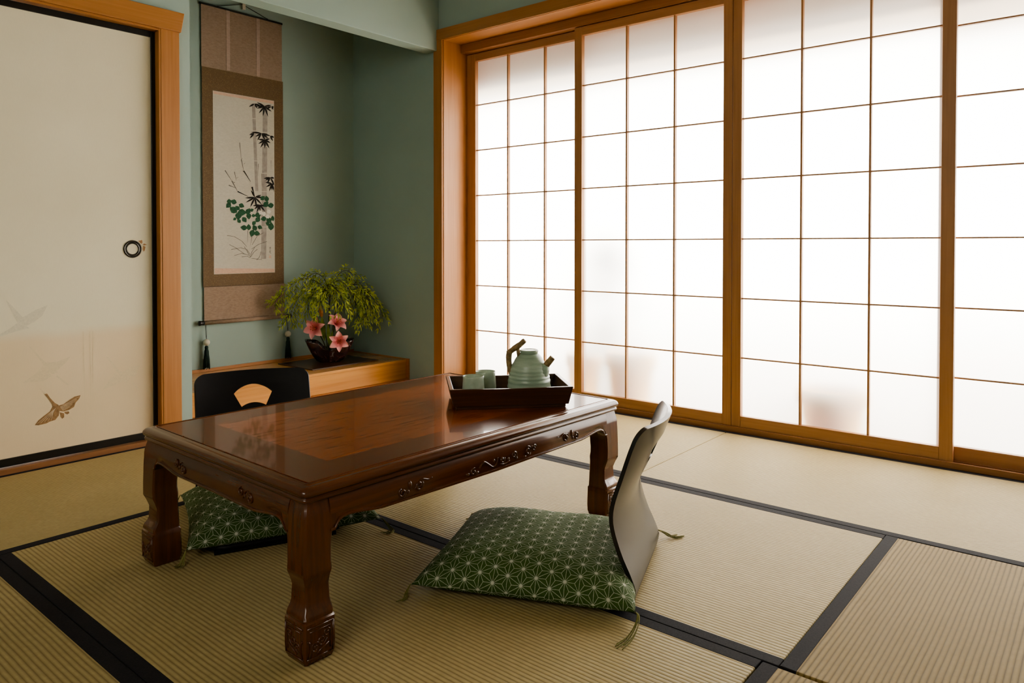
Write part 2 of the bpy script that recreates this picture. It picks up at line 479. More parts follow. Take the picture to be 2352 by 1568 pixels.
# ------------------------------------------------------------------ room dimensions
XW, YW = -3.15, 3.05            # left wall face, window wall face
XT = -3.885                      # back wall of the alcove
YS, ZC = 3.19, 2.45              # front of the sliding screens, ceiling
XR, YB = 1.45, -1.5              # right wall, wall behind the camera
XO0, XO1 = -3.04, 0.40           # opening of the screens
ZO = 2.035                       # head of the screen opening

struct(MB().box(-4.2, XR + .1, YB - .1, 3.06, -0.09, -0.034).build('floor', M['subfloor']))
struct(MB().box(-4.2, XR + .1, YB - .1, 3.4, ZC, ZC + .06).build('ceiling', M['ceil']))
sbox('wall_rear', M['teal'], -3.4, XR + .1, YB - .1, YB, -0.09, ZC)
sbox('wall_right', M['teal'], XR, XR + .1, YB, YW + .2, -0.09, ZC)
w = MB()
w.box(XW - .12, XW, YB, 0.42, -0.09, ZC)
w.box(XW - .12, XW, 0.42, 1.448, 1.752, ZC)
w.box(XW - .12, XW, 1.448, 1.583, -0.09, ZC)
struct(w.build('wall_left', M['teal']))
sbox('wall_alcove_back', M['teal'], XT - .1, XT, 1.40, YW + .3, -0.09, ZC)
sbox('wall_alcove_side', M['teal'], XT, XW - .12, 1.40, 1.46, -0.09, ZC)
sbox('wall_header', M['teal'], -3.19, -3.09, 1.40, YW, 1.978, ZC, bevel=.004)
w = MB()
w.box(XT, XO0 - .02, YW, YW + .3, -0.09, ZC)
w.box(XO0 - .02, XO1 + .02, YW, YW + .3, ZO + .03, ZC)
w.box(XO1 + .02, XR, YW, YW + .3, -0.09, ZC)
struct(w.build('wall_window', M['teal']))

# casing of the papered sliding door (left wall)
t1 = sempty('trim_1')
MB().box(XW, XW + .02, 1.447, 1.528, 0.0, 1.762).build('casing_post', M['casing_z'], t1, bevel=.003)
MB().box(XW, XW + .02, 0.35, 0.428, 0.0, 1.762).build('casing_post', M['casing_z'], t1, bevel=.003)
MB().prism([(0.335, 1.757), (0.32, 1.842), (1.548, 1.842), (1.533, 1.757)], lambda y, z, x: (x, y, z), XW, XW + .028).build('casing_head', M['casing_y'], t1, bevel=.003)
MB().box(XW - .12, XW + .018, 1.440, 1.4475, 0.0, 1.757).build('jamb', M['casing_z'], t1, bevel=.001)
MB().box(XW - .12, XW + .018, 0.4225, 0.430, 0.0, 1.757).build('jamb', M['casing_z'], t1, bevel=.001)
MB().box(XW - .12, XW + .018, 0.430, 1.440, 1.748, 1.757).build('head_jamb', M['casing_y'], t1, bevel=.001)
sl = MB().box(XW - .12, XW + .012, 0.4225, 1.4475, -0.03, 0.020).build('sill_board', M['sill_y'], t1, bevel=.002)

# papered sliding door
d1 = sempty('door_1')
XP = -3.172
mb = MB()
mb.box(XP - .016, XP, 0.45, 1.424, 0.050, 1.724)
def flat(pts, dx, mi):
    mb.cur = mi; mb.poly([(XP + dx, y, z) for y, z in pts]); mb.cur = 0
CR = dict(
 neck=[(1.013, .272), (1.021, .273), (1.031, .255), (1.048, .232), (1.061, .222), (1.049, .202), (1.04, .221), (1.038, .23), (1.025, .253)],
 wr=[(1.052, .219), (1.077, .222), (1.099, .236), (1.118, .246), (1.139, .248), (1.134, .235), (1.121, .221), (1.115, .205), (1.096, .196), (1.077, .194), (1.055, .201)],
 wl=[(1.041, .221), (1.064, .2), (1.061, .181), (1.049, .166), (1.03, .163), (1.018, .158), (.991, .156), (.979, .159), (.991, .175), (1.012, .19), (1.03, .202)],
 t1=[(1.064, .193), (1.08, .186), (1.08, .171), (1.073, .166), (1.067, .175)],
 t2=[(1.08, .192), (1.096, .191), (1.099, .184), (1.091, .18), (1.083, .185)])
for k, p in CR.items(): flat(p, {'neck': .0012, 'wr': .0009, 'wl': .0006}.get(k, .0005), 1)
def strip(p, q, w, dx, mi):
    (y0, z0), (y1, z1) = p, q; l = math.hypot(y1 - y0, z1 - z0); ny, nz = -(z1 - z0) / l * w / 2, (y1 - y0) / l * w / 2
    flat([(y0 + ny, z0 + nz), (y1 + ny * .4, z1 + nz * .4), (y1 - ny * .4, z1 - nz * .4), (y0 - ny, z0 - nz)], dx, mi)
for i in range(5):   # gaps between the flight feathers
    t = i / 5
    strip((1.05 - .012 * t, .207 - .02 * t + .004), (.987 + .06 * t, .163 + .004 * t), .0022, .0016, 2)
    strip((1.066 + .002 * i, .213 - .0035 * i), (1.134 - .008 * i, .243 - .0085 * i), .0020, .0016, 2)
strip((1.017, .272), (.995, .298), .005, .0005, 3)
strip((1.099, .168), (1.124, .133), .005, .0005, 3)
F1 = [[(.961, .461), (.97, .456), (1.008, .404), (1.038, .373), (1.06, .349), (1.041, .345), (1.02, .361), (1.005, .394)],
      [(1.02, .392), (1.057, .391), (1.104, .406), (1.091, .387), (1.053, .353)], [(1.011, .383), (1.038, .338), (1.01, .322), (.94, .325), (.981, .353)],
      [(1.056, .339), (1.1, .295), (1.09, .296), (1.053, .333)]]
F2 = [[(1.235, .391), (1.245, .386), (1.279, .335), (1.331, .287), (1.317, .27), (1.296, .288), (1.262, .348)],
      [(1.296, .318), (1.332, .335), (1.371, .341), (1.349, .292), (1.324, .299)], [(1.272, .325), (1.299, .28), (1.268, .27), (1.22, .256), (1.254, .301)],
      [(1.328, .28), (1.37, .236), (1.36, .236)]]
F3 = [[(.89, .639), (.901, .628), (.943, .572), (.984, .555), (.954, .538), (.926, .553)], [(.943, .572), (.984, .596), (1.027, .614), (1.008, .574), (.978, .549)],
      [(.926, .553), (.966, .53), (.92, .521), (.869, .506), (.869, .515), (.903, .535)]]
for i, p in enumerate(F1 + F2): flat(p, .0004 + .0001 * (i % 4), 3)
for ya, yb in ((1.151, 1.156), (1.176, 1.177), (1.186, 1.184)): strip((ya, .50), (yb, .09), .0022, .0004, 3)
for i, p in enumerate(F3): flat(p, .0004 + .0001 * i, 4)
for p in ([(1.366, .861), (1.382, .865), (1.384, .854), (1.379, .848)], [(1.383, .846), (1.391, .850), (1.402, .845), (1.392, .842)], [(1.386, .842), (1.396, .836), (1.393, .822), (1.388, .815), (1.384, .826)]):
    flat(p, .0006, 5)
mb.build('paper_panel', [M['fusuma'], M['crane'], M['crane_line'], M['crane_faint'], M['crane_blue'], M['leafprint']], d1)
fr = MB()
fr.box(XP - .018, XP + .006, 1.4225, 1.4405, 0.022, 1.747)
fr.box(XP - .018, XP + .006, 0.430, 0.450, 0.022, 1.747)
fr.box(XP - .018, XP + .006, 0.450, 1.4225, 0.022, 0.052)
fr.box(XP - .018, XP + .006, 0.450, 1.4225, 1.722, 1.747)
fr.build('frame', M['lacquer'], d1, bevel=.002)
pu = MB(); pl = MB()
ang = [2 * pi * j / 40 for j in range(40)]
def ringz(r, x): return [(XP + x, 1.343 + r * cos(a), .827 + r * sin(a)) for a in ang]
pu.loft([ringz(.0365, .0002), ringz(.036, .0035), ringz(.033, .0045), ringz(.031, .003), ringz(.0275, .003), ringz(.0255, .0045), ringz(.0225, .0035), ringz(.0215, .0005)])
hd = pu.build('door_pull', M['ring'], d1, smooth=True)
pl.loft([ringz(.0218, .001), ringz(.012, .0008), ringz(.001, .0008)], True, False, True)
pl.build('pull_disc', M['fusuma'], hd)

# casing of the screens (window wall)
t2 = sempty('trim_2')
MB().box(XO0 - .078, XO0 - .004, YW - .018, YW, 0.0, ZO + .004).build('casing_post', M['casing_z'], t2, bevel=.002)
MB().box(XO0 - .012, XO0 - .004, YW - .024, YW - .018, 0.0, ZO + .004).build('casing_bead', M['casing_z'], t2, bevel=.002)
MB().box(XO0 - .078, XO1 + .078, YW - .020, YW, ZO + .004, ZO + .066).build('casing_head', M['casing_x'], t2, bevel=.002)
MB().box(XO0 - .02, XO1 + .02, YW - .024, YW - .016, ZO, ZO + .007).build('casing_bead', M['casing_x'], t2, bevel=.001)
MB().box(XO0 - .022, XO0, YW - .010, YW + .3, -0.03, ZO).build('jamb', M['casing_z'], t2)
MB().box(XO1, XO1 + .022, YW - .010, YW + .3, -0.03, ZO).build('jamb', M['casing_z'], t2)
MB().box(XO0, XO1, YW - .010, YW + .3, ZO, ZO + .03).build('head_jamb', M['casing_x'], t2)
MB().box(XO1 + .004, XO1 + .078, YW - .018, YW, 0.0, ZO + .004).build('casing_post', M['casing_z'], t2, bevel=.002)
MB().box(XO0, XO1, YS - .008, YS + .115, 1.985, ZO).build('head_rail', M['sill'], t2, bevel=.003)
s2 = MB().box(XO0, XO1, YS - .012, YS - .004, -.03, .024).box(XO0, XO1, YS - .004, YS + .115, -.03, .014)
s2.box(XO0, XO1, YS + .033, YS + .040, .014, .021)
s2.build('sill_board', M['sill'], t2, bevel=.002)

# sliding paper screens
ZR = [0.073, 0.335, 0.603, 0.871, 1.140, 1.409, 1.677, 1.938]
def screen(i, x0, x1, y, paper_x0, paper_x1, mull):
    d = sempty('door_%d' % i)
    f = MB()
    f.box(x0, paper_x0, y, y + .030, .016, 1.982); f.box(paper_x1, x1, y, y + .030, .016, 1.982)
    f.build('stile', M['shoji_z'], d, bevel=.002)
    f = MB()
    f.box(paper_x0, paper_x1, y + .001, y + .029, .016, ZR[0]); f.box(paper_x0, paper_x1, y + .001, y + .029, ZR[-1], 1.982)
    f.build('rail', M['shoji_x'], d, bevel=.002)
    g = MB()
    for x in mull: g.box(x - .0042, x + .0042, y + .006, y + .024, ZR[0], ZR[-1])
    for z in ZR[1:-1]: g.box(paper_x0, paper_x1, y + .0075, y + .0238, z - .0030, z + .0030)
    g.build('lattice', M['shoji_z'], d)
    p = MB(); p.add([(paper_x0 - .006, y + .0250, ZR[0] - .01), (paper_x1 + .006, y + .0250, ZR[0] - .01), (paper_x1 + .006, y + .0250, ZR[-1] + .01), (paper_x0 - .006, y + .0250, ZR[-1] + .01)], [(0, 1, 2, 3)])
    p.build('paper', M['shoji_paper'], d)
YR = YS + .042
screen(2, -3.036, -2.19, YR, -2.968, -2.225, (-2.722, -2.457))
screen(3, -2.222, -1.357, YS, -2.176, -1.400, (-1.911, -1.648))
screen(4, -1.355, -0.483, YS, -1.313, -0.530, (-1.053, -0.782))
screen(5, -0.545, 0.396, YR, -0.500, 0.345, (-0.218, 0.064))

# ------------------------------------------------------------------ tatami mats
YA, YBm, YD, XE, XC = 2.325, 1.458, 0.627, -2.335, -0.53
HW = .033
def mat(label, x0, x1, y0, y1, along, painted_dim=False):
    cx, cy = (x0 + x1) / 2, (y0 + y1) / 2
    g = .0007
    hx, hy = (x1 - x0) / 2 - g, (y1 - y0) / 2 - g
    t = thing('tatami_mat', label, 'tatami mat', (cx, cy, -0.034), 0, 'tatami mats of the floor')
    b = MB()
    if along == 0: b.box(-hx, hx, -hy + HW * .3, hy - HW * .3, 0, .0340)
    else: b.box(-hx + HW * .3, hx - HW * .3, -hy, hy, 0, .0340)
    b.build('rush_surface', M['tat_x' if along == 0 else ('tat_y2' if painted_dim else 'tat_y')], t, bevel=.003)
    for s in (-1, 1):
        h = MB()
        if along == 0: y = sorted((s * hy, s * (hy - HW))); h.box(-hx - .0004, hx + .0004, y[0], y[1], -.0002, .0346)
        else: x = sorted((s * hx, s * (hx - HW))); h.box(x[0], x[1], -hy - .0004, hy + .0004, -.0002, .0346)
        h.build('cloth_border', M['heri'], t, bevel=.002)
    return t
mat('tatami mat running along the screens on the right half of the window side', -1.362, XO1 + .02, YA, 3.178, 0)
mat('tatami mat between the table and the screens, ending at the alcove step', XW + .05, -1.362, YA, 3.178, 0)
mat('tatami mat with the right-hand floor chair, its back edge parallel to the screens', XE, XC + .012, YBm, YA, 0)
mat('tatami mat under the near half of the low table', XE, XC - .022, YD, YBm, 0)
mat('square half tatami mat with ribs running towards the screens', XC + .012, XC + .88, YBm + .003, YA, 1, True)
mat('tatami mat along the crane-painted sliding door', XW, XE, YA - 1.775, YA, 1)
mat('tatami mat in the near corner below the broad black border', XE, XC - .022, YD - .87, YD, 0)
mat('tatami mat cut off by the bottom edge, beside the mat under the table', XC - .020, XC + .86, YBm - 1.775, YBm - .003, 1, True)

# ------------------------------------------------------------------ alcove
ap = thing('alcove_platform', 'raised honey-coloured wooden platform of the alcove, a vase on it', 'platform', (0, 0, 0))
MB().box(XT, -3.366, 1.462, 3.039, .128, .145).build('top_board', M['plat'], ap, bevel=.002)
MB().box(-3.386, -3.370, 1.462, 3.039, .026, .128).build('front_board', M['plat'], ap, bevel=.001)
MB().box(-3.90, -3.347, 3.0395, YW - .0005, .026, .150).build('side_strip', M['casing_x'], ap, bevel=.001)
MB().box(XT + .0005, XT + .010, 1.462, 3.039, .1455, .163).build('back_strip', M['casing_y'], ap, bevel=.001)
af = struct(MB().box(-3.6, XW + .05, 1.585, YW - .001, -.034, .024).build('floor_alcove_step', M['step'], bevel=.002))
db = tag(MB().box(-.17, .17, -.235, .235, 0, .006).build('display_board', M['platdark'], loc=(-3.628, 2.66, .1453), bevel=.002), 'thin dark board lying on the alcove platform under the vase', 'board')

# hanging scroll
sc = thing('hanging_scroll', 'long hanging scroll with ink painting of bamboo in a brown brocade mount', 'scroll', (XT + .004, 2.27, .417))
def sheet(name, mat, y0, y1, z0, z1, x=0.0, th=.002, parent=sc):
    return MB().box(x, x + th, y0 - 2.27, y1 - 2.27, z0 - .417, z1 - .417).build(name, mat, parent)
sheet('top_cloth', M['silk_pink'], 2.012, 2.512, 1.822, 2.165, .004)
sheet('bottom_cloth', M['silk_pink'], 2.018, 2.522, .425, .615, .004)
br = MB()
for a in ((2.014, 2.518, 1.699, 1.822), (2.014, 2.518, .613, .682), (2.014, 2.076, .682, 1.699), (2.457, 2.518, .682, 1.699)):
    br.box(.004, .006, a[0] - 2.27, a[1] - 2.27, a[2] - .417, a[3] - .417)
br.build('brocade_mount', M['brocade'], sc)
for y in (2.168, 2.354): sheet('hanging_strip', M['silk_strip'], y - .011, y + .011, 1.826, 2.160, .0065, .0015)
tr = MB().box(0, .008, 2.004 - 2.27, 2.516 - 2.27, 2.160 - .417, 2.170 - .417)
tr.build('top_rod', M['thread'], sc)
ck = MB()
ck.tube([(.006, 2.10 - 2.27, 1.752), (.006, 2.26 - 2.27, 1.80), (.006, 2.42 - 2.27, 1.754)], .0018, 6)
ck.build('hanging_cord', M['thread'], sc)
MB().box(.0, .012, -.014, .004, 1.772, 1.815).build('wall_hook', M['ivory'], sc)
rd = MB().tube([(.014, 2.012 - 2.27, 0), (.014, 2.528 - 2.27, 0.0)], .0115, 16)
rd.build('bottom_rod', M['silk_pink'], sc, smooth=True)
for y in (-1, 1):
    k = MB(); y0 = 2.012 - 2.27 if y < 0 else 2.528 - 2.27
    k.lathe([(.0125, 0), (.013, .006), (.0105, .012), (.0135, .022), (.0135, .028), (.010, .031)], 20)
    k.xf(Matrix.Translation((.014, y0, 0)) @ Matrix.Rotation(-y * pi / 2, 4, 'X'))
    k.build('rod_knob', M['lacquer'], sc, smooth=True)
    yt = 2.0215 - 2.27 if y < 0 else 2.533 - 2.27
    ta = MB(); ta.tube([(.016, yt - .004, -.012), (.020, yt - .003, -.06), (.022, yt, -.092)], .0012, 5); ta.tube([(.012, yt + .004, -.012), (.018, yt + .003, -.06), (.022, yt, -.092)], .0012, 5)
    tt = ta.build('weight_cord', M['thread'], sc)
    MB().ball((.022, yt, -.107), .0185).build('bead', M['ivory'], tt, smooth=True)
    ts = MB(); ts.lathe([(.004, -.124), (.0095, -.13), (.0095, -.140), (.0085, -.143), (.012, -.155), (.0145, -.20), (.0165, -.243)], 14, (.022, yt, 0))
    for q in range(26):
        a = q * 2.4; r = .015
        ts.tube([(.022 + .008 * cos(a), yt + .008 * sin(a), -.145), (.022 + .0145 * cos(a), yt + .0145 * sin(a), -.2), (.022 + r * cos(a) * 1.12, yt + r * sin(a) * 1.12, -.246 - .004 * (q % 3))], .0016, 4)
    ts.build('tassel', M['tassel'], tt, smooth=True)
# painting on the scroll: drawn in sheet coordinates (0..1 across, 0..1 down)
pt = MB(); pt.box(.0045, .0068, 2.076 - 2.27, 2.457 - 2.27, .682 - .417, 1.699 - .417)
def S(X, Y):
    xl = 62 + (Y - 35) / 1493 * 23; xr = 560 + 22 * (Y - 105) / 1403
    u = (X - xl) / (xr - xl); top = 35 + 70 * u; bot = 1528 - 20 * u
    return u, (Y - top) / (bot - top)
layer = [0]
def ps(pts, mi, dx):
    layer[0] += 1
    d = .0069 + dx * .0003 + (layer[0] % 40) * .000004
    out = []
    for X, Y in pts:
        u, v = S(X, Y); u = min(max(u, .004), .996)
        out.append((d, 2.0775 - 2.27 + .378 * u, 1.698 - .417 - 1.015 * v))
    pt.cur = mi; pt.poly(out); pt.cur = 0
def stroke(p, q, w, mi, dx=2, w2=None):
    (x0, y0), (x1, y1) = p, q; l = math.hypot(x1 - x0, y1 - y0) or 1; nx, ny = -(y1 - y0) / l, (x1 - x0) / l
    w2 = w * .3 if w2 is None else w2
    ps([(x0 + nx * w / 2, y0 + ny * w / 2), (x1 + nx * w2 / 2, y1 + ny * w2 / 2), (x1 - nx * w2 / 2, y1 - ny * w2 / 2), (x0 - nx * w / 2, y0 - ny * w / 2)], mi, dx)
def leaf2(x, y, ang, l, w, mi, dx=3):
    a = radians(ang); ux, uy = cos(a), sin(a); nx, ny = -uy, ux
    pr = [(0, 0), (.25, .8), (.5, 1), (.75, .6), (1, 0), (.75, -.6), (.5, -1), (.25, -.8)]
    ps([(x + ux * l * t + nx * w / 2 * s, y + uy * l * t + ny * w / 2 * s) for t, s in pr], mi, dx)
ps([(64, 37), (560, 107), (560, 130), (64, 60)], 5, 1); ps([(84, 1480), (580, 1478), (582, 1506), (85, 1526)], 5, 1)
def culm(x0, x1, xb0, xb1, ys, mi):
    n = len(ys) - 1
    for i in range(n):
        ya, yb = ys[i], ys[i + 1] - 6
        f = lambda y: (y - ys[0]) / (ys[-1] - ys[0])
        a0 = x0 + (xb0 - x0) * f(ya); a1 = x1 + (xb1 - x1) * f(ya); b0 = x0 + (xb0 - x0) * f(yb); b1 = x1 + (xb1 - x1) * f(yb)
        ps([(a0, ya), (a1, ya), (b1, yb), (b0, yb)], mi, 1)
culm(372, 400, 408, 434, [130, 255, 355, 600, 850], 3)
culm(466, 506, 462, 506, [140, 365, 480, 700, 850, 1140, 1405], 3)
for (x, y), lv in (((480, 150), [(70, 90), (100, 85), (130, 78), (165, 70), (205, 75), (35, 75), (180, 75), (350, 60)]),
                   ((395, 130), [(150, 55), (60, 45), (20, 60)]), ((540, 150), [(160, 50), (60, 30), (20, 25)]),
                   ((455, 370), [(15, 85), (60, 70), (120, 70), (150, 60), (185, 90), (35, 75)]),
                   ((485, 425), [(60, 80), (90, 72), (120, 75), (150, 65), (25, 55), (185, 60), (345, 45)]),
                   ((395, 370), [(130, 60), (160, 45)]), ((530, 390), [(60, 50), (20, 45)]),
                   ((535, 730), [(10, 40), (60, 80), (120, 60), (170, 60), (150, 50)]),
                   ((550, 780), [(70, 80), (110, 70), (150, 60), (20, 28), (190, 60), (90, 60)]),
                   ((405, 895), [(45, 85), (80, 95), (115, 90), (150, 90), (0, 90), (175, 85), (240, 70), (340, 60)]),
                   ((445, 955), [(50, 75), (85, 60), (110, 75), (140, 60), (15, 60), (170, 60)])):
    for a, l in lv: leaf2(x, y, a, l, 15, 1)
for a, b, w_ in (((275, 450), (290, 590), 5), ((290, 590), (310, 680), 7), ((310, 680), (368, 768), 9), ((290, 590), (298, 575), 5), ((310, 625), (322, 615), 4), ((310, 690), (298, 680), 4),
                 ((160, 680), (215, 765), 7), ((215, 765), (262, 850), 8), ((262, 850), (350, 890), 9), ((190, 800), (250, 822), 7), ((235, 690), (250, 760), 6), ((240, 780), (220, 770), 5), ((250, 740), (268, 735), 4),
                 ((432, 620), (430, 720), 4), ((460, 700), (462, 800), 4), ((380, 810), (400, 880), 14), ((540, 590), (540, 660), 3), ((350, 1165), (345, 1270), 4), ((385, 1215), (370, 1290), 4)):
    stroke(a, b, w_, 2 if w_ < 9 else 1, 2)
import random as _r
r2 = _r.Random(3)
for X, Y, s in ((195, 935, 40), (230, 935, 46), (190, 965, 45), (230, 1000, 62), (262, 985, 40), (295, 965, 42), (300, 1020, 62), (350, 1010, 48), (270, 1050, 58), (355, 1050, 46), (395, 1045, 30), (430, 1040, 50), (432, 1075, 46), (480, 1070, 44), (525, 1080, 50), (320, 1080, 44), (275, 1090, 34), (400, 1105, 36), (315, 1145, 48), (355, 1140, 44), (405, 1145, 46), (450, 1140, 38), (545, 1130, 58), (515, 1110, 34), (385, 1190, 52), (425, 1190, 46), (500, 950, 50), (540, 960, 48), (505, 905, 44), (470, 900, 40), (560, 1065, 40), (380, 1000, 30), (240, 1075, 26)):
    a = r2.uniform(0, 360)
    s *= 1.2; leaf2(X - s / 2 * cos(radians(a)), Y - s / 2 * sin(radians(a)), a, s, s * .78, 4, 3)
for X, Y in ((525, 1010), (483, 1030), (515, 1050), (455, 1020)):
    for a in range(0, 360, 60): leaf2(X, Y, a, 20, 18, 6, 4)
for pts in ([(180, 1210), (240, 1220), (300, 1255), (340, 1300)], [(215, 1325), (290, 1310), (340, 1322), (372, 1365)], [(240, 1375), (300, 1355), (360, 1370)], [(200, 1285), (250, 1310), (330, 1365)], [(480, 1185), (425, 1215), (385, 1285)], [(510, 1255), (440, 1280), (380, 1320)], [(430, 1320), (400, 1345), (375, 1385)], [(300, 1385), (345, 1378), (370, 1390)], [(460, 1340), (450, 1380), (425, 1410)], [(320, 1300), (345, 1340), (372, 1385)], [(410, 1300), (385, 1340), (370, 1390)], [(470, 1405), (440, 1402), (380, 1395)]):
    for a, b in zip(pts, pts[1:]): stroke(a, b, 4, 2, 2, 3)
for a, b in (((532, 1308), (548, 1306)), ((540, 1298), (540, 1325)), ((533, 1335), (547, 1333)), ((540, 1330), (536, 1350)), ((536, 1345), (548, 1352))): stroke(a, b, 3.5, 2, 2, 3)
ps([(530, 1370), (549, 1369), (550, 1392), (531, 1393)], 5, 2)
pt.build('painting', [M['sheet'], M['ink'], M['ink_mid'], M['ink_grey'], M['ink_green'], M['silk_peach'], M['ink_white']], sc)

# ------------------------------------------------------------------ vase and flowers (local frame: x = to the right, y = away, z = up)
VRZ = math.atan2(.806, .592)
V0 = Vector((-3.625, 2.665, .1515))
va = MB()
nth = 72
def vring(t, inner):
    ring = []
    for j in range(nth):
        th = 2 * pi * j / nth
        ct, st = cos(th), sin(th)
        e = 2 / 4.2
        ex = math.copysign(abs(ct) ** e, ct); ey = math.copysign(abs(st) ** e, st)
        q_ = min(1, max(0, (abs(ex) - .16) / .46)); q_ = q_ * q_ * (3 - 2 * q_)
        rim = .074 + .048 * q_ + .011 * abs(ex) ** 4
        z = rim * t
        k = (z / .133)
        hx = .060 + (.143 - .060) * (k ** .62); hy = .045 + (.078 - .045) * (k ** .6)
        if inner: hx -= .008; hy -= .008; z = max(z, .012)
        ring.append((hx * ex, hy * ey, z + (.001 if not inner else 0)))
    return ring
va.loft([vring(t, False) for t in (0, .08, .2, .35, .5, .65, .8, .92, 1)] + [vring(t, True) for t in (1, .9, .7, .5, .3, .1)], True, True, True)
vz = tag(va.build('boat_vase', M['vase'], loc=V0, rz=VRZ, smooth=True), 'dark brown glazed boat-shaped vase on the alcove platform', 'vase')

def lily(label, base, c, face, size, mids, roll=0.0):
    t = thing('lily', label, 'flower', V0, VRZ, 'pink lilies in the vase')
    c = Vector(c); f = Vector(face).normalized()
    path = bez([base] + mids + [tuple(c - f * size * .55)], 8)
    MB().tube(path, [.0035] * len(path), 8).build('stem', M['stem'], t, smooth=True)
    rot = f.to_track_quat('Z', 'Y').to_matrix().to_4x4()
    T = Matrix.Translation(c) @ rot @ Matrix.Rotation(roll, 4, 'Z')
    for k in range(6):
        p = MB(); vs = []; uvs = []; nu, nv = 10, 7
        inner = k % 2
        for i in range(nu + 1):
            a = i / nu
            w_ = size * (.29 if not inner else .36) * (sin(pi * min(1, a ** .75 * .97 + .02)) ** .75) + .0012
            rad = size * (.06 + .98 * a ** 1.15); zz = size * (-.50 + 1.15 * a - .72 * a ** 2.6)
            for j in range(nv + 1):
                b = j / nv * 2 - 1
                vs.append((rad - size * .03 * b * b, w_ * b, zz + size * .13 * b * b * (1 - .3 * a) + size * .012 * sin(9 * a + 4 * b) * abs(b) + (.0015 if inner else 0)))
                uvs.append((a, j / nv))
        fs = [(i * (nv + 1) + j, (i + 1) * (nv + 1) + j, (i + 1) * (nv + 1) + j + 1, i * (nv + 1) + j + 1) for i in range(nu) for j in range(nv)]
        p.add(vs, fs, uvs); p.xf(T @ Matrix.Rotation(k * pi / 3, 4, 'Z'))
        p.build('petal', M['petal'], t, smooth=True)
    s = MB()
    for k in range(6):
        a = k * pi / 3 + .3
        s.tube([(0, 0, -size * .4), (size * .10 * cos(a), size * .10 * sin(a), 0), (size * .20 * cos(a), size * .20 * sin(a), size * .30)], .0011, 5)
        s.ball((size * .21 * cos(a), size * .21 * sin(a), size * .31), .003, 8, 6, (1, 1.6, 1))
    s.tube([(0, 0, -size * .4), (0, 0, size * .36)], .0014, 6)
    s.xf(T); s.build('stamens', M['stamen'], t)
    return t
lily('pink lily on the left of the vase, turned to the left', (-.02, 0, .02), (-.090, -.035, .205), (-.35, -.85, .15), .066, [(-.03, 0, .10)], .35)
lily('pink lily highest in the vase, opening up and to the right', (.0, 0, .02), (.045, -.01, .235), (.35, -.62, .55), .064, [(.015, .0, .12)], .1)
lily('pink lily hanging low over the front of the vase', (.015, 0, .02), (.052, -.085, .128), (.1, -.98, .1), .060, [(.035, -.015, .11), (.05, -.04, .14)], .55)
bd = thing('lily_bud', 'slender orange lily bud standing above the pink lilies', 'flower', V0, VRZ)
pth = bez([(-.01, .005, .02), (-.022, 0, .15), (-.045, -.01, .262)], 8)
MB().tube(pth, .003, 8).build('stem', M['stem'], bd, smooth=True)
b_ = MB(); b_.lathe([(.002, 0), (.009, .012), (.0115, .030), (.010, .048), (.005, .064), (.001, .072)], 12); b_.xf(Matrix.Translation((-.045, -.01, .262)) @ Matrix.Rotation(-.12, 4, 'Y'))
b_.build('bud', M['bud'], bd, smooth=True)
lf = MB()
def blade(mb, a, d, l, w_, nrm, droop=.3):
    """pointed leaf from a along d"""
    a = Vector(a); d = Vector(d).normalized(); n = Vector(nrm); s = d.cross(n)
    if s.length < 1e-4: s = d.cross(Vector((.3, .9, .1)))
    s.normalize(); n = s.cross(d)
    pr = [(0, .0, 0), (.22, .75, .02), (.5, 1, 0), (.78, .6, -.06), (1, 0, -.14)]
    vs = []
    for t, ww, dz in pr:
        c = a + d * (l * t) + Vector((0, 0, -1)) * (droop * l * t * t)
        if ww == 0: vs.append(c)
        else: vs += [c - s * (w_ / 2 * ww) + n * (w_ * .12), c, c + s * (w_ / 2 * ww) + n * (w_ * .12)]
    mb.add(vs, [(0, 2, 1), (0, 3, 2), (1, 2, 5, 4), (2, 3, 6, 5), (4, 5, 8, 7), (5, 6, 9, 8), (7, 8, 10), (8, 9, 10)])
blade(lf, (-.03, 0, .12), (-.10, -.1, 1), .17, .030, (0, -1, 0), 0.05); blade(lf, (-.005, -.01, .10), (-.04, -.05, 1), .14, .022, (0, -1, .1), 0.05)
blade(lf, (-.05, -.01, .20), (-.35, -.1, 1), .085, .022, (0, -1, .1), 0.1); blade(lf, (.0, .0, .08), (.14, 0, 1), .12, .018, (0, -1, .1), 0.1)
lf.build('leaves', M['leafd'], bd, smooth=True)

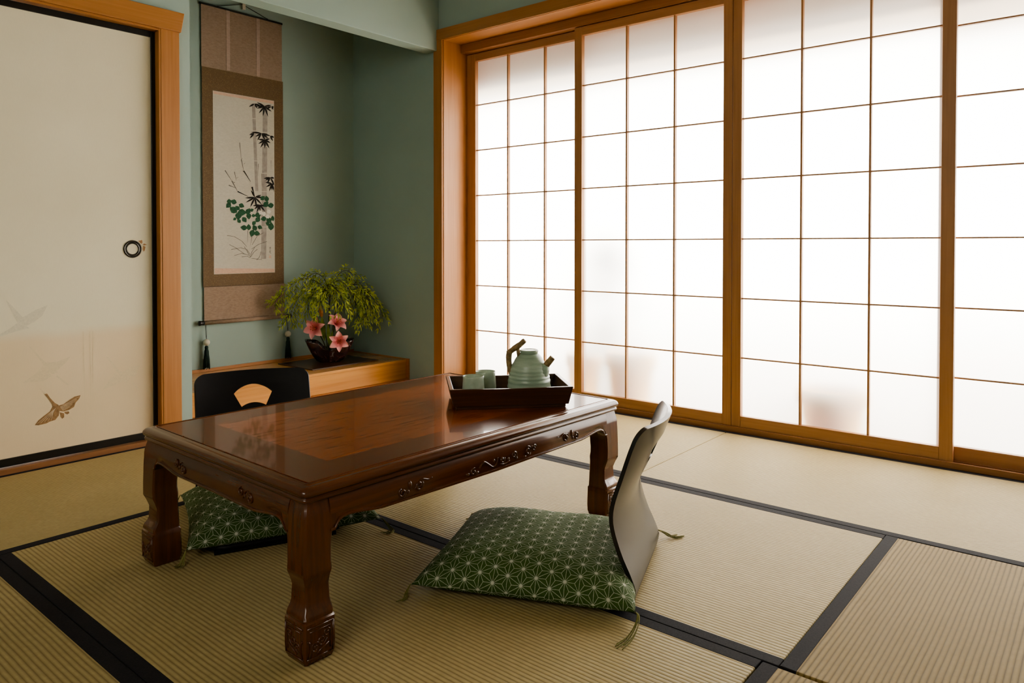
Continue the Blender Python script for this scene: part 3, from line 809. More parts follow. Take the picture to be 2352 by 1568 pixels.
def spray(label, trunk, limbs, seed, dens, dark):
    t = thing('leafy_branch', label, 'branch', V0, VRZ, 'leafy branches in the vase')
    r = random.Random(seed)
    st = MB(); lv = MB()
    p = bez(trunk, 8); st.tube(p, [.0052 - .002 * i / len(p) for i in range(len(p))], 7)
    for limb in limbs:
        q = bez(limb, 8); n = len(q)
        st.tube(q, [.0030 - .002 * i / n for i in range(n)], 6)
        tot = sum((q[i + 1] - q[i]).length for i in range(n - 1)); acc = 0; nxt = .02; side = 1
        for i in range(n - 1):
            acc += (q[i + 1] - q[i]).length
            if acc < nxt: continue
            nxt += dens
            d = (q[i + 1] - q[i]).normalized()
            for k in range(2):
                side = -side
                ax = Vector((r.uniform(-.4, .4), -side * r.uniform(.3, 1.0), r.uniform(-.1, .55)))
                tw = (d * r.uniform(.35, .9) + d.cross(Vector((0, 1, 0))) * side * r.uniform(.5, 1.0) + Vector((0, r.uniform(-.7, .5), -.25))).normalized()
                ln = r.uniform(.035, .072)
                a = q[i]; e = a + tw * ln + Vector((0, 0, -ln * .35)); mid = a + tw * ln * .5 + Vector((0, 0, -ln * .06))
                st.tube([a, mid, e], .0009, 4)
                m = r.randint(4, 6)
                for h in range(m):
                    f = (h + 1) / m; pos = a.lerp(mid, f * 2) if f < .5 else mid.lerp(e, f * 2 - 1)
                    sgn = 1 if h % 2 else -1
                    dr = (tw * .8 + tw.cross(Vector((0, -1, .2))) * sgn * r.uniform(.5, 1.1) + Vector((r.uniform(-.2, .2), r.uniform(-.4, .3), r.uniform(-.5, .0)))).normalized()
                    lv.cur = 1 if r.random() < dark else 0
                    blade(lv, pos, dr, r.uniform(.017, .031), r.uniform(.0055, .0085), (r.uniform(-.5, .5), -.8, r.uniform(.2, .9)), r.uniform(.1, .5))
                lv.cur = 0
                blade(lv, e, tw + Vector((0, 0, -.4)), r.uniform(.02, .03), .007, (0, -.8, .5), .3)
    st.build('stem', M['stem'], t, smooth=True); lv.build('leaves', [M['leaf'], M['leafd']], t)
    return t
spray('bushy yellow-green branch arching left over the lilies towards the scroll', [(-.01, .01, .015), (-.005, .01, .2), (.0, .0, .36), (.01, 0, .43)],
      [[(.0, 0, .36), (.02, 0, .46), (.06, 0, .525), (.105, .01, .54), (.145, .02, .505)],
       [(.0, 0, .38), (-.05, -.01, .46), (-.13, -.02, .495), (-.21, -.03, .465), (-.275, -.03, .405), (-.325, -.03, .345)],
       [(-.01, 0, .38), (-.07, -.02, .43), (-.13, -.02, .425), (-.185, -.02, .375), (-.215, -.02, .31), (-.225, -.02, .265)],
       [(.0, -.01, .40), (-.01, -.05, .46), (.03, -.06, .445), (.07, -.06, .38), (.08, -.06, .32)],
       [(-.01, -.01, .39), (-.06, -.05, .43), (-.105, -.06, .39), (-.12, -.06, .33), (-.115, -.06, .285)],
       [(.0, 0, .41), (-.03, .02, .49), (-.08, .03, .525), (-.13, .03, .50)],
       [(.005, -.01, .41), (.04, -.02, .48), (.09, -.02, .46), (.12, -.02, .41)],
       [(0, -.01, .40), (-.03, -.06, .43), (-.05, -.08, .39), (-.045, -.08, .33)]], 5, .021, .32)
spray('airy green branch drooping to the right of the lilies', [(.01, .02, .015), (.02, .03, .2), (.05, .03, .36), (.10, .03, .43)],
      [[(.09, .03, .42), (.15, .03, .455), (.20, .03, .43), (.255, .02, .37), (.30, .02, .30), (.315, .02, .26)],
       [(.09, .03, .42), (.13, .04, .40), (.155, .04, .34), (.165, .04, .28), (.18, .04, .225)],
       [(.12, .03, .44), (.16, .02, .47), (.185, .02, .455), (.20, .02, .40)],
       [(.16, .03, .44), (.21, .0, .40), (.235, -.01, .34), (.24, -.01, .27)],
       [(.13, .03, .41), (.19, .02, .37), (.21, .02, .31), (.205, .02, .22)]], 11, .024, .34)

# ------------------------------------------------------------------ low table
TRZ = radians(-1.5); A, B = .385, .570
T0 = (-1.606, 1.425, .0008)
tb = thing('low_table', 'low polished red-brown wooden table with carved apron and hoofed legs', 'table', T0, TRZ)
def rrect(a, b, r, z, n=6):
    pts = []
    for cx, cy, s in ((a - r, b - r, 0), (-a + r, b - r, 90), (-a + r, -b + r, 180), (a - r, -b + r, 270)):
        for k in range(n + 1):
            an = radians(s + 90 * k / n); pts.append((cx + r * cos(an), cy + r * sin(an), z))
    return pts
tp = MB(); tp.loft([rrect(A - .0305, B - .0305, .004, .345), rrect(A - .0305, B - .0305, .004, .3574), rrect(A - .0318, B - .0318, .003, .3582)], True, True, True)
tp.build('tabletop', M['tabletop'], tb)
rim = MB()
prof = [(.034, .346), (.0265, .346), (.0265, .3560), (.025, .3588), (.022, .3592), (.0195, .3572), (.017, .3566), (.011, .3562), (.005, .3535), (.001, .349), (-.0005, .3445), (.0008, .340), (.004, .3365), (.0065, .3355), (.0065, .3335), (.0045, .3325), (.0035, .329), (.005, .3255), (.009, .3240), (.03, .3235)]
rim.loft([rrect(A - i, B - i, max(.004, .017 - i * .4), z) for i, z in prof])
ro = rim.build('rim_moulding', [M['tablewood'], M['tablewood_x']], tb, smooth=True)
for p in ro.data.polygons:
    if abs(p.center[1]) - B > abs(p.center[0]) - A: p.material_index = 1
DT = [(0, .006), (.012, .001), (.03, 0), (.084, 0), (.092, .002), (.118, .013), (.148, .014), (.165, .0085), (.178, .003), (.20, .003), (.25, .004), (.29, .0055), (.327, .012)]
WT = [(0, .066), (.012, .074), (.03, .0755), (.084, .0745), (.092, .070), (.118, .058), (.148, .056), (.165, .061), (.178, .067), (.20, .065), (.245, .066), (.265, .072), (.285, .086), (.327, .092)]
def leg(sx, sy):
    m = MB(); rings = []
    zs = [0, .004, .012, .03, .05, .07, .084, .0875, .092, .10, .109, .118, .128, .138, .148, .156, .165, .172, .178, .185, .195, .21, .225, .24, .25, .26, .27, .28, .29, .30, .31, .32, .327]
    for z in zs:
        d = interp(DT, z); w_ = interp(WT, z)
        # a shadow groove where the hoof starts
        if .0865 < z < .089: d += .002; w_ -= .003
        o, i_ = 0 - d, -(d + w_); r = .004
        loc = [(o, o - r), (o - r, o), (i_ + r, o), (i_, o - r), (i_, i_ + r), (i_ + r, i_), (o - r, i_), (o, i_ + r)]
        rings.append([(sx * (A + x), sy * (B + y), z) for x, y in loc])
    m.loft(rings, True, True, True)
    o = m.build('leg', M['tablewood_z'], tb, smooth=True, bevel=0)
    for p in o.data.polygons: p.use_smooth = True
    md = o.modifiers.new('edge', 'EDGE_SPLIT'); md.split_angle = radians(38)
    # hoof carving: a raised frame with curls on the two outer faces
    cv = MB()
    for face in (0, 1):
        def P(s, z, h=.0002):
            q = interp(DT, z)
            a = (-.0065 - s * .061)
            if face == 0: return (sx * (A - q + h), sy * (B + a), z)
            return (sx * (A + a), sy * (B - q + h), z)
        cv.tube([P(0, .076), P(1, .076)], .0020, 6); cv.tube([P(0, .014), P(1, .014)], .0016, 6)
        cv.tube([P(1, .014), P(1, .076)], .0020, 6)
        cv.tube([P(.1, .068), P(.88, .068), P(.88, .022)], .0013, 6)
        for s, z, r0, dr in ((.30, .034, .012, 1), (.56, .044, .011, -1), (.76, .055, .009, 1)):
            cv.tube([P(s + (r0 * (1 - k / 26)) / .061 * cos(k * .42 * dr), z + r0 * (1 - k / 26) * sin(k * .42 * dr)) for k in range(22)], .0019, 6)
        cv.tube([P(.05, .016), P(.12, .032), P(.10, .046), P(.02, .052)], .0024, 6)
        cv.tube([P(.35, .020), P(.6, .028), P(.82, .034)], .0018, 6)
    cv.build('hoof_carving', M['carve'], o, smooth=True)
for sx in (-1, 1):
    for sy in (-1, 1): leg(sx, sy)
def apron_bottom(s, half, mid):
    e = half - abs(s)              # distance from the outer corner
    if e < .078: return .255
    if e < .108:
        t = (e - .078) / .03; return .255 + (.277 - .255) * sqrt(max(0, 1 - (1 - t) ** 2))
    if e < .21:
        t = (e - .108) / .102; t = t * t * (3 - 2 * t); return .277 + (.2665 - .277) * t
    t = min(1, (e - .21) / max(.01, half - .21)); return .2665 + (mid - .2665) * t
def apron(axis, sgn):
    half = B if axis == 1 else A; off = A if axis == 1 else B
    mid = .262 if axis == 1 else .268
    m = MB(); n = 90; ring_list = []
    for i in range(n + 1):
        s = -half + .066 + (2 * half - .132) * i / n
        zb = apron_bottom(s, half, mid)
        pr = [(-.030, .326), (-.014, .326), (-.0105, .322), (-.0075, .312), (-.0055, .300), (-.0055, .290), (-.0065, zb + .012), (-.0065, zb + .0065), (-.0035, zb + .0055), (-.0025, zb + .0030), (-.0035, zb + .0005), (-.0065, zb), (-.030, zb)]
        pr = [(a, max(b, zb)) for a, b in pr]
        ring_list.append([((sgn * (off + a), s, b) if axis == 1 else (s, sgn * (off + a), b)) for a, b in pr])
    m.loft(ring_list, True, True, True)
    o = m.build('apron', M['tablewood' if axis == 1 else 'tablewood_x'], tb, smooth=True)
    md = o.modifiers.new('edge', 'EDGE_SPLIT'); md.split_angle = radians(45)
    cv = MB()
    def flush():
        nonlocal cv
        if cv.v: cv.build('carving', M['carve'], o, smooth=True)
        cv = MB()
    def P(s, z, h=.0):
        x = off - .0058 + h
        return (sgn * x, s, z) if axis == 1 else (s, sgn * x, z)
    def curl(s0, z0, r0, dr, turns=1.5, ph=0.0, w_=.0033):
        k = int(turns * 16)
        cv.tube([P(s0 + r0 * (1 - .85 * i / k) * cos(ph + dr * i * 2 * pi / 16), z0 + r0 * (1 - .85 * i / k) * sin(ph + dr * i * 2 * pi / 16), .0010) for i in range(k + 1)], [w_ * (.6 + .4 * sin(pi * i / k)) for i in range(k + 1)], 6)
    def dot(s0, z0, r0, sc=(1, 1)):
        p = P(s0, z0, .0005); cv.ball(p, r0, 10, 6, (.55, sc[0], sc[1]) if axis == 1 else (sc[0], .55, sc[1]))
    def vine(pts, w_=.0034):
        q = bez([(a, b, 0) for a, b in pts], 6); cv.tube([P(v.x, v.y, .0012) for v in q], [w_ * (.5 + .5 * sin(pi * min(1, .15 + i / len(q)))) for i in range(len(q))], 6)
    if axis == 1:
        for s, f in ((-.285, 1), (.315, -1)):
            curl(s - f * .028, .286, .011, f, 1.4, 2.0); dot(s - f * .006, .298, .0075, (.75, 1.3)); dot(s - f * .012, .284, .005)
            curl(s + f * .022, .291, .012, -f, 1.5, .6); vine([(s + f * .008, .286), (s + f * .028, .303), (s + f * .05, .298), (s + f * .062, .300)], .002)
            dot(s + f * .03, .288, .004); flush()
        curl(-.085, .280, .010, 1, 1.2, 1.0); dot(-.105, .278, .005, (1.4, .7)); dot(-.072, .2755, .005, (1.4, .7))
        vine([(-.066, .284), (-.050, .296), (-.034, .288), (-.016, .277), (0.0, .283), (.004, .297)]); dot(-.010, .291, .0045)
        curl(.022, .287, .009, -1, 1.3, 0.5); vine([(.012, .278), (.03, .2745), (.05, .279)], .002)
        dot(.046, .284, .004); curl(.068, .289, .011, 1, 1.4, -1.2); dot(.078, .280, .004); flush()
        curl(.125, .289, .0125, -1, 1.6, 2.2); dot(.142, .295, .005); curl(.150, .291, .010, 1, 1.2, .3); dot(.133, .279, .004); dot(.112, .276, .004, (1.5, .7)); flush()
    else:
        for s, f in ((-.165, -1), (.15, 1)):
            curl(s - .018, .298, .010, f, 1.4, 1.6); curl(s + .020, .290, .011, -f, 1.5, 2.2); vine([(s - .008, .286), (s + .002, .302), (s + .012, .305)], .002); dot(s - .002, .292, .0045); flush()
for a in (0, 1):
    for s in (-1, 1): apron(a, s)

# ------------------------------------------------------------------ tray with tea set
YRZ = math.atan2(.74, .673); ZT = .3594
fl = Vector((-1.498, 1.520)); ex = Vector((.673, .74)); ey = Vector((-.74, .673))
tc = fl + ex * .184 + ey * .1175
ty = thing('serving_tray', 'dark wooden serving tray with flared sides holding the tea set', 'tray', (tc.x, tc.y, ZT), YRZ)
tm = MB(); a1, b1, a2, b2, h_ = .172, .108, .184, .1175, .062
MB().box(-a1 + .008, a1 - .008, -b1 + .006, b1 - .006, 0, .009).build('base', M['tray'], ty, bevel=.001)
MB().box(-a1 + .0005, a1 - .0005, -b1 + .0005, b1 - .0005, .009, .015).build('floor_board', M['tray'], ty)
def wallb(p0, p1, q0, q1, th, dip):
    """slanted side board from bottom edge p0-p1 to top edge q0-q1"""
    m = MB(); n = 14; R_ = []
    for i in range(n + 1):
        t = i / n
        lo_ = Vector(p0).lerp(Vector(p1), t); hi_ = Vector(q0).lerp(Vector(q1), t); hi_ = lo_ + (hi_ - lo_) * (1 - dip * sin(pi * t) ** 2)
        inw = Vector((-(lo_.x + hi_.x), -(lo_.y + hi_.y), 0))
        d_ = Vector((p1[0] - p0[0], p1[1] - p0[1], 0)).normalized(); nn = Vector((-d_.y, d_.x, 0))
        if nn.dot(inw) < 0: nn = -nn
        R_.append([lo_, hi_, hi_ + nn * th, lo_ + nn * th])
    m.loft(R_, True, True, True); return m
for s in (-1, 1):
    wallb((-a1, s * b1, .009), (a1, s * b1, .009), (-a2, s * b2, h_), (a2, s * b2, h_), .010, .03).build('long_side', M['tray'], ty, bevel=.0015)
    wallb((s * a1, -b1 + .008, .009), (s * a1, b1 - .008, .009), (s * a2, -b2 + .009, h_), (s * a2, b2 - .009, h_), .012, .0).build('short_side', M['tray'], ty, bevel=.0015)
ZF = ZT + .0152
def cup(label, d, u, rr, hgt):
    an = radians(39.706) - math.atan((u - 1176) / 1685.43)
    k = d / cos(math.atan((u - 1176) / 1685.43))
    m = MB(); h = hgt
    m.lathe([(rr * .78, 0), (rr * .98, .003), (rr * 1.06, .012), (rr * 1.05, .025), (rr * 1.0, .045), (rr * .965, h * .9), (rr * .985, h), (rr * .955, h + .001), (rr * .91, h * .95), (rr * .92, .03), (rr * .85, .012), (.002, .009)], 40)
    return tag(m.build('tea_cup', M['cup'], loc=(-k * sin(an), k * cos(an), ZF), smooth=True), label, 'cup', 'celadon cups on the tray')
cup('pale green tea cup at the front left corner of the tray', 2.208, 1087, .0325, .073)
cup('pale green tea cup standing behind the other cup, next to the teapot', 2.290, 1115, .0318, .073)
p_ = fl + ex * .254 + ey * .121
tpot = thing('teapot', 'celadon teapot with ridged body and twig-like brown handle, on the tray', 'teapot', (p_.x, p_.y, ZF), radians(39.706))
pr = []
base = [(0, .060), (.006, .0665), (.03, .0672), (.05, .0655), (.07, .0615), (.09, .0560), (.105, .0485), (.118, .0405), (.126, .034), (.130, .030)]
for i in range(61):
    z = .130 * i / 60
    for (za, ra), (zb, rb) in zip(base, base[1:]):
        if za <= z <= zb: r = ra + (rb - ra) * (z - za) / (zb - za); break
    pr.append((r + (.0007 * sin(z * 2 * pi / .0135 + 1.5 * sin(z * 90)) if .008 < z < .11 else 0), z))
b_ = MB(); b_.lathe(pr, 48); 
bo = b_.build('body', M['celadon'], tpot, smooth=True)
MB().lathe([(.0275, .129), (.0275, .134), (.029, .137), (.0292, .140), (.027, .1425), (.0255, .1415), (.018, .1405), (.002, .140)], 40).build('lid', M['celadon'], tpot, smooth=True)
sp = MB(); pts = bez([(.026, -.018, .058), (.038, -.021, .074), (.047, -.022, .090), (.052, -.023, .098)], 6)
sp.tube(pts, [.026 - .014 * (i / (len(pts) - 1)) ** 1.3 for i in range(len(pts))], 14)
sp.build('spout', M['celadon'], tpot, smooth=True)
st_ = MB(); st_.tube([(.046, -.022, .087), (.055, -.0235, .101), (.064, -.025, .112), (.0715, -.0262, .1218)], [.0105, .0105, .0100, .0094], 14, False); st_.tube([(.0711, -.0262, .1217), (.069, -.0255, .118)], [.0065, .0058], 12)
st_.build('spout_tip', M['branchclay'], tpot, smooth=True)
hb = MB()
hb.tube(bez([(-.055, .0, .068), (-.0615, 0, .092), (-.0635, -.002, .118), (-.061, -.003, .137)], 6), [.0085] * 6 + [.009] * 6 + [.0095] * 7, 10)
hb.tube(bez([(-.066, -.001, .131), (-.047, -.006, .146), (-.028, -.010, .160), (-.0135, -.013, .1735)], 6), [.0085] * 6 + [.0095] * 6 + [.0085] * 6 + [.0065], 10)
hb.tube([(-.030, -.006, .120), (-.034, -.008, .135), (-.036, -.008, .150)], [.0075, .0055, .006], 8)
hb.build('handle', M['branchclay'], tpot, smooth=True)

# ------------------------------------------------------------------ floor chairs and cushions
PF = [(0, -.030), (.004, -.010), (.012, .0015), (.025, .004), (.059, -.008), (.103, -.028), (.158, -.046), (.193, -.051), (.230, -.046), (.295, -.025), (.353, -.006), (.403, .013), (.42, .019)]
def crom(tab, x):
    i = 0
    while i < len(tab) - 2 and x > tab[i + 1][0]: i += 1
    x0, y0 = tab[i]; x1, y1 = tab[i + 1]
    m0 = (y1 - tab[i - 1][1]) / (x1 - tab[i - 1][0]) if i > 0 else (y1 - y0) / (x1 - x0)
    m1 = (tab[i + 2][1] - y0) / (tab[i + 2][0] - x0) if i + 2 < len(tab) else (y1 - y0) / (x1 - x0)
    h = x1 - x0; t = (x - x0) / h
    return (2 * t ** 3 - 3 * t ** 2 + 1) * y0 + (t ** 3 - 2 * t ** 2 + t) * h * m0 + (-2 * t ** 3 + 3 * t ** 2) * y1 + (t ** 3 - t ** 2) * h * m1
HWD = .185; HT = .408
def chair(label, loc, rz, cm):
    """local frame: +x = direction the sitter faces, y = across, back base edge on x = 0"""
    t = thing('floor_chair', label, 'chair', loc, rz, 'legless floor chairs')
    def mapb(s, z):
        edge = crom(PF, z)
        dish = .044 * max(0, min(1, (z - .06) / .30)) ** 1.2
        back = edge + dish * (1 - (s / HWD) ** 2)
        return (-back, s, z)
    # outline of the fan-shaped hand hole (s, z)
    def arc(hw, zc, ze, n):      # bow through (-hw, ze), (0, zc), (hw, ze)
        sag = zc - ze; R_ = (hw * hw + sag * sag) / (2 * sag); a1_ = math.asin(min(1, hw / R_))
        return [(R_ * sin(-a1_ + 2 * a1_ * k / n), zc - R_ + R_ * cos(-a1_ + 2 * a1_ * k / n)) for k in range(n + 1)]
    hole = arc(.063, .362, .334, 14) + arc(.040, .302, .291, 12)[::-1]
    hc = (0, .322)
    rc = .030
    outer = []
    def seg(p, q, n): return [(p[0] + (q[0] - p[0]) * k / n, p[1] + (q[1] - p[1]) * k / n) for k in range(n)]
    zb = .0125
    outer += seg((-HWD, zb), (-HWD, HT - rc), 26)
    outer += [(-HWD + rc - rc * cos(radians(a)), HT - rc + rc * sin(radians(a))) for a in range(0, 90, 9)]
    outer += seg((-HWD + rc, HT), (HWD - rc, HT), 18)
    outer += [(HWD - rc + rc * sin(radians(a)), HT - rc + rc * cos(radians(a))) for a in range(0, 90, 9)]
    outer += seg((HWD, HT - rc), (HWD, zb), 26)
    outer += seg((HWD, zb), (-HWD, zb), 24)
    # resample the hole contour at the polar angles of the outer contour
    def pol(p): return math.atan2(p[1] - hc[1], p[0] - hc[0])
    hp = hole + [hole[0]]
    def hit(ang):
        dx, dy = cos(ang), sin(ang); best = None
        for p, q in zip(hp, hp[1:]):
            ax, ay = p[0] - hc[0], p[1] - hc[1]; bx, by = q[0] - p[0], q[1] - p[1]
            den = dx * by - dy * bx
            if abs(den) < 1e-12: continue
            r = (ax * by - ay * bx) / den; u = (ax * dy - ay * dx) / den
            if r > 0 and -1e-6 <= u <= 1 + 1e-6 and (best is None or r < best): best = r
        return (hc[0] + dx * best, hc[1] + dy * best)
    # denser outline: insert the hole corners' rays
    angs = sorted(set([round(pol(p), 5) for p in outer] + [round(pol(p), 5) for p in (hole[0], hole[14], hole[15], hole[-1])]))
    op = outer + [outer[0]]
    def hito(ang):
        dx, dy = cos(ang), sin(ang)
        for p, q in zip(op, op[1:]):
            ax, ay = p[0] - hc[0], p[1] - hc[1]; bx, by = q[0] - p[0], q[1] - p[1]
            den = dx * by - dy * bx
            if abs(den) < 1e-12: continue
            r = (ax * by - ay * bx) / den; u = (ax * dy - ay * dx) / den
            if r > 0 and -1e-6 <= u <= 1 + 1e-6: return (hc[0] + dx * r, hc[1] + dy * r)
        return None
    prs = [(hit(a), hito(a)) for a in angs]; prs = [p for p in prs if p[0] and p[1]]
    K = 26
    m = MB(); rings = []
    for k in range(K + 1):
        f = k / K
        rings.append([mapb(i_[0] + (o_[0] - i_[0]) * f, i_[1] + (o_[1] - i_[1]) * f) for i_, o_ in prs])
    m.loft(rings)
    o = m.build('backrest', cm, t, smooth=True)
    md = o.modifiers.new('thick', 'SOLIDIFY'); md.thickness = .0105; md.offset = 0
    md = o.modifiers.new('edge', 'EDGE_SPLIT'); md.split_angle = radians(50)
    # seat: one bent sheet running forward from the back's foot
    sm = MB(); R_ = []
    prof_ = [(.034, .0055), (.10, .0055), (.2, .006), (.3, .007), (.40, .011), (.45, .0150), (.49, .0168), (.508, .0160)]
    prof_ = [(-.004, .0105), (.010, .0066)] + prof_
    for x, z in prof_:
        rr = .045; e = .508 - x
        hw = HWD if e > rr else HWD - rr + sqrt(max(0, rr * rr - (rr - e) ** 2))
        R_.append([(x, -hw + 2 * hw * k / 16, z) for k in range(17)])
    sm.loft(R_, False)
    so = sm.build('seat', cm, t, smooth=True)
    md = so.modifiers.new('thick', 'SOLIDIFY'); md.thickness = .011; md.offset = 0
    fm = MB().box(.462, .504, -HWD + .02, HWD - .02, .0003, .0115)
    fm.build('front_strip', cm, t, bevel=.001)
    return t
CH1 = radians(20)
# sitter faces (-cos20, -sin20); near back corner on (-.878, 1.5)
w1 = Vector((-sin(CH1), cos(CH1))); ctr1 = Vector((-.878, 1.5)) + w1 * HWD
chair('black bent-plywood floor chair turned away, its back by the window-side mats', (ctr1.x, ctr1.y, 0.0009), CH1 + pi, M['chair'])
CH2 = radians(-24)
f2 = Vector((cos(CH2), sin(CH2))); w2 = Vector((-sin(CH2), cos(CH2)))
ctr2 = Vector((-2.35, 1.19)) + w2 * HWD
chair('black floor chair behind the table with a fan-shaped hole facing the room', (ctr2.x, ctr2.y, 0.0009), CH2, M['chair_dull'])

def cushion(label, ctr, rz, lx, ly, zb, hgt, tass, seed):
    t = thing('floor_cushion', label, 'cushion', (ctr[0], ctr[1], zb), rz, 'green floor cushions')
    n = 40; vs = []; uvs = []; fs = []
    def outl(u, v):
        k = .055
        return (u * (1 - k * (1 - v * v) * abs(u) ** 3) * lx / 2, v * (1 - k * (1 - u * u) * abs(v) ** 3) * ly / 2)
    rr = random.Random(seed)
    for side in (1, -1):
        for i in range(n + 1):
            for j in range(n + 1):
                u = sin((i / n - .5) * pi * .999); v = sin((j / n - .5) * pi * .999)
                u = .55 * u + .45 * (i / n * 2 - 1); v = .55 * v + .45 * (j / n * 2 - 1)
                x, y = outl(u, v)
                p = ((1 - abs(u) ** 3.4) ** .52) * ((1 - abs(v) ** 3.4) ** .52)
                seam = .016 + .010 * (1 - max(abs(u), abs(v)) ** 6) 
                wr = .0022 * sin(7 * u + 3 * v + seed) * p
                z = seam + (hgt - .022) * p + wr if side > 0 else seam - (seam - .0012) * min(1, p * 2.2)
                vs.append((x, y, z)); uvs.append((x + .0 + side * .0, y))
    N1 = (n + 1) * (n + 1)
    for i in range(n):
        for j in range(n):
            a = i * (n + 1) + j; fs.append((a, a + n + 1, a + n + 2, a + 1)); fs.append((N1 + a, N1 + a + 1, N1 + a + n + 2, N1 + a + n + 1))
    # cloth coordinates follow the surface (arc length from the middle)
    def V(sd, i, j): return Vector(vs[sd * N1 + i * (n + 1) + j])
    for sd in (0, 1):
        for i in range(n + 1):
            a = 0; acc = [0]
            for j in range(n): a += (V(sd, i, j + 1) - V(sd, i, j)).length; acc.append(a)
            for j in range(n + 1):
                k = sd * N1 + i * (n + 1) + j; uvs[k] = (uvs[k][0], acc[j] - acc[n // 2])
        for j in range(n + 1):
            a = 0; acc = [0]
            for i in range(n): a += (V(sd, i + 1, j) - V(sd, i, j)).length; acc.append(a)
            for i in range(n + 1):
                k = sd * N1 + i * (n + 1) + j; uvs[k] = (acc[i] - acc[n // 2], uvs[k][1])
    m = MB(); m.add(vs, fs, uvs)
    # weld the seam
    o = m.build('cover', M['asanoha'], t, smooth=True)
    import bmesh
    bm = bmesh.new(); bm.from_mesh(o.data); bmesh.ops.remove_doubles(bm, verts=bm.verts, dist=.0003); bmesh.ops.recalc_face_normals(bm, faces=bm.faces); bm.to_mesh(o.data); bm.free()
    for p in o.data.polygons: p.use_smooth = True
    for (sx, sy), pts in tass.items():
        c = Vector((sx * lx / 2, sy * ly / 2, .018)); tm_ = MB()
        for q in range(7):
            off = Vector((rr.uniform(-.005, .005), rr.uniform(-.005, .005), 0))
            path = [c] + [Vector((c.x + p[0], c.y + p[1], p[2] - zb)) + off * (k + 1) * .55 for k, p in enumerate(pts)]
            path = [Vector((v.x, v.y, max(v.z, .0028 - zb))) for v in bez(path, 6)]
            tm_.tube(path, .0010, 5)
        tm_.build('tassel', M['cord'], t, smooth=True)
    return t
# corners measured on the floor
c1 = radians(25)
cushion('green cushion with white hemp-leaf pattern on the near floor chair', (-1.163, 1.520), c1 + pi, .535, .480, .0115, .084,
        {(-1, 1): [(-.006, .010, .026), (-.004, .034, .016), (.008, .068, .004), (.026, .104, .002)], (-1, -1): [(-.010, -.012, .030), (-.035, -.03, .016), (-.055, -.035, .004), (-.08, -.05, .003)],
         (1, 1): [(.006, .010, .012), (.004, .022, .003), (.012, .034, .002)], (1, -1): [(.008, -.008, .012), (.02, -.02, .003)]}, 1)
c2 = radians(-24.4)
cl2 = Vector((-1.905, .94)); wv = Vector((-sin(c2), cos(c2))); fv = Vector((cos(c2), sin(c2)))
cc2 = cl2 + wv * .262 - fv * .23
cushion('green hemp-leaf cushion under the table on the floor chair behind it', (cc2.x, cc2.y), c2, .48, .53, .0175, .084,
        {(1, -1): [(.008, -.006, .020), (.014, -.010, .008), (.016, -.014, .002), (.026, -.02, .002)], (1, 1): [(.006, .012, .020), (.03, .022, .006), (.04, .012, .003), (.035, .0, .002)],
         (-1, 1): [(-.01, .012, .012), (-.02, .03, .002)], (-1, -1): [(-.01, -.012, .012), (-.02, -.03, .002)]}, 2)

# ------------------------------------------------------------------ outside, seen blurred through the paper
struct(MB().box(-7, 5, 3.36, 9, -0.22, -0.12).build('ground_outside', M['ground']))
struct(MB().box(-4.2, 1.6, 3.36, 3.80, 1.79, 2.02).build('roof_eave', M['eave']))
def pot(label, x, y, r, h, z=-.12):
    t = thing('plant_pot', label, 'plant pot', (x, y, z), 0, 'terracotta pots behind the screens')
    MB().lathe([(r * .68, 0), (r * .95, h * .82), (r * 1.06, h * .82), (r * 1.06, h), (r * .92, h), (r * .88, h * .8), (.01, h * .78)], 28).build('pot', M['terracotta'], t, smooth=True)
    return t
pot('blurred orange pot outside, through the lowest panes of the second screen', -1.98, 3.40, .13, .40)
pot('smaller blurred orange pot outside, beside the orange one behind the second screen', -2.30, 3.43, .10, .36)
pot('blurred orange pot outside, through the lowest panes of the third screen', -.97, 3.40, .14, .33)
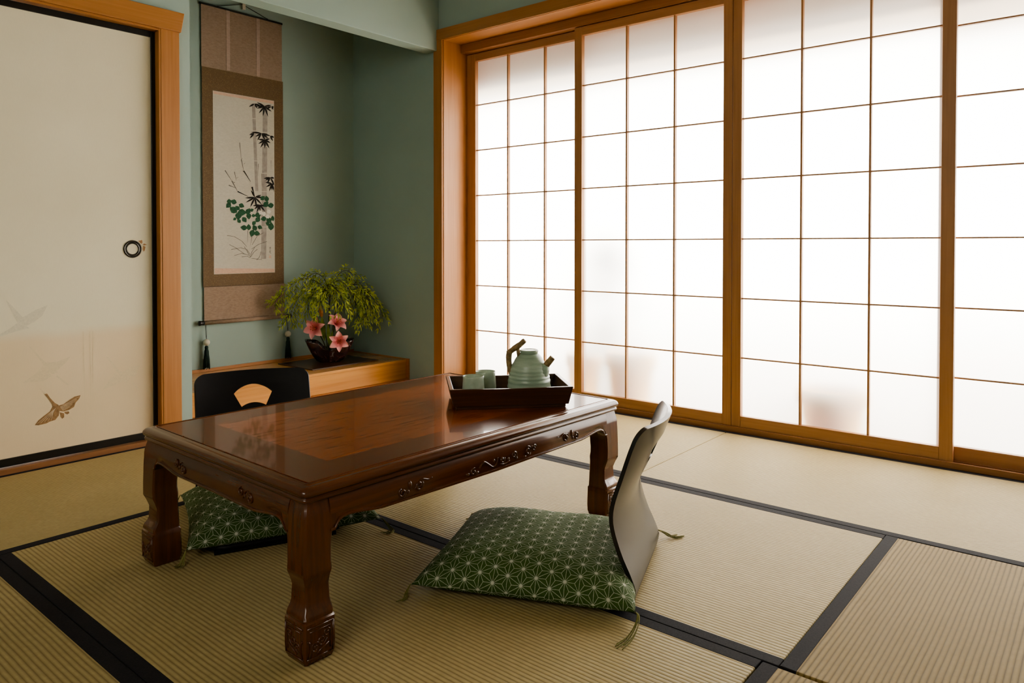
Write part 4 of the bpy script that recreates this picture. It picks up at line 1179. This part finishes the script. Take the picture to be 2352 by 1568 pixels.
ws = thing('garden_shrub', 'blurred grey shape outside, behind the first and second screens', 'shrub', (-2.50, 4.10, -.12))
sh = MB(); rs = random.Random(4)
for q in range(260):
    a = rs.uniform(0, 6.28); r_ = rs.uniform(0, .26); zz = rs.uniform(.15, .95)
    r_ *= max(.15, 1 - abs(zz - .45) * 1.2)
    blade(sh, (r_ * cos(a), r_ * sin(a) * .5, zz), (cos(a), sin(a) * .4, rs.uniform(-.2, 1)), .13, .05, (0, 0, 1), .3)
sh.build('leaves', M['greyplant'], ws)
MB().tube([(0, 0, 0), (.01, 0, .5)], .015, 8).build('stem', M['stem'], ws)

# ------------------------------------------------------------------ light, world, camera
wd = bpy.data.worlds.new('overcast'); bpy.context.scene.world = wd; wd.use_nodes = True
nt = wd.node_tree
bg = nt.nodes['Background']; bg.inputs[0].default_value = (1.0, 0.955, 0.885, 1); bg.inputs[1].default_value = 4.6

la = bpy.data.lights.new('rear_fill_light', 'AREA'); la.shape = 'RECTANGLE'; la.size = 1.6; la.size_y = 1.3; la.energy = 15; la.color = (1.0, .93, .82)  # added soft fill behind the camera, lifts faces turned away from the screens
lo = bpy.data.objects.new('rear_fill_light', la); C.objects.link(lo); lo.location = (-.6, YB + .05, 1.75); lo.rotation_euler = (radians(78), 0, radians(8))

cam = bpy.data.cameras.new('camera'); co = bpy.data.objects.new('camera', cam); C.objects.link(co)
co.location = (0, 0, .84); co.rotation_euler = (radians(90 - .9565), radians(0.0), radians(39.706))
cam.sensor_width = 36; cam.lens = 1685.43 / 2352 * 36; cam.shift_y = -(784 - 592.65) / 2352; cam.clip_start = .02
sc_ = bpy.context.scene; sc_.camera = co
sc_.view_settings.view_transform = 'AgX'; sc_.view_settings.look = 'AgX - Medium High Contrast'; sc_.view_settings.exposure = 1.48
cy = sc_.cycles
cy.max_bounces = 10; cy.diffuse_bounces = 6; cy.glossy_bounces = 4; cy.transmission_bounces = 6; cy.transparent_max_bounces = 6
cy.use_denoising = True; cy.sample_clamp_indirect = 12; cy.caustics_reflective = False; cy.caustics_refractive = True
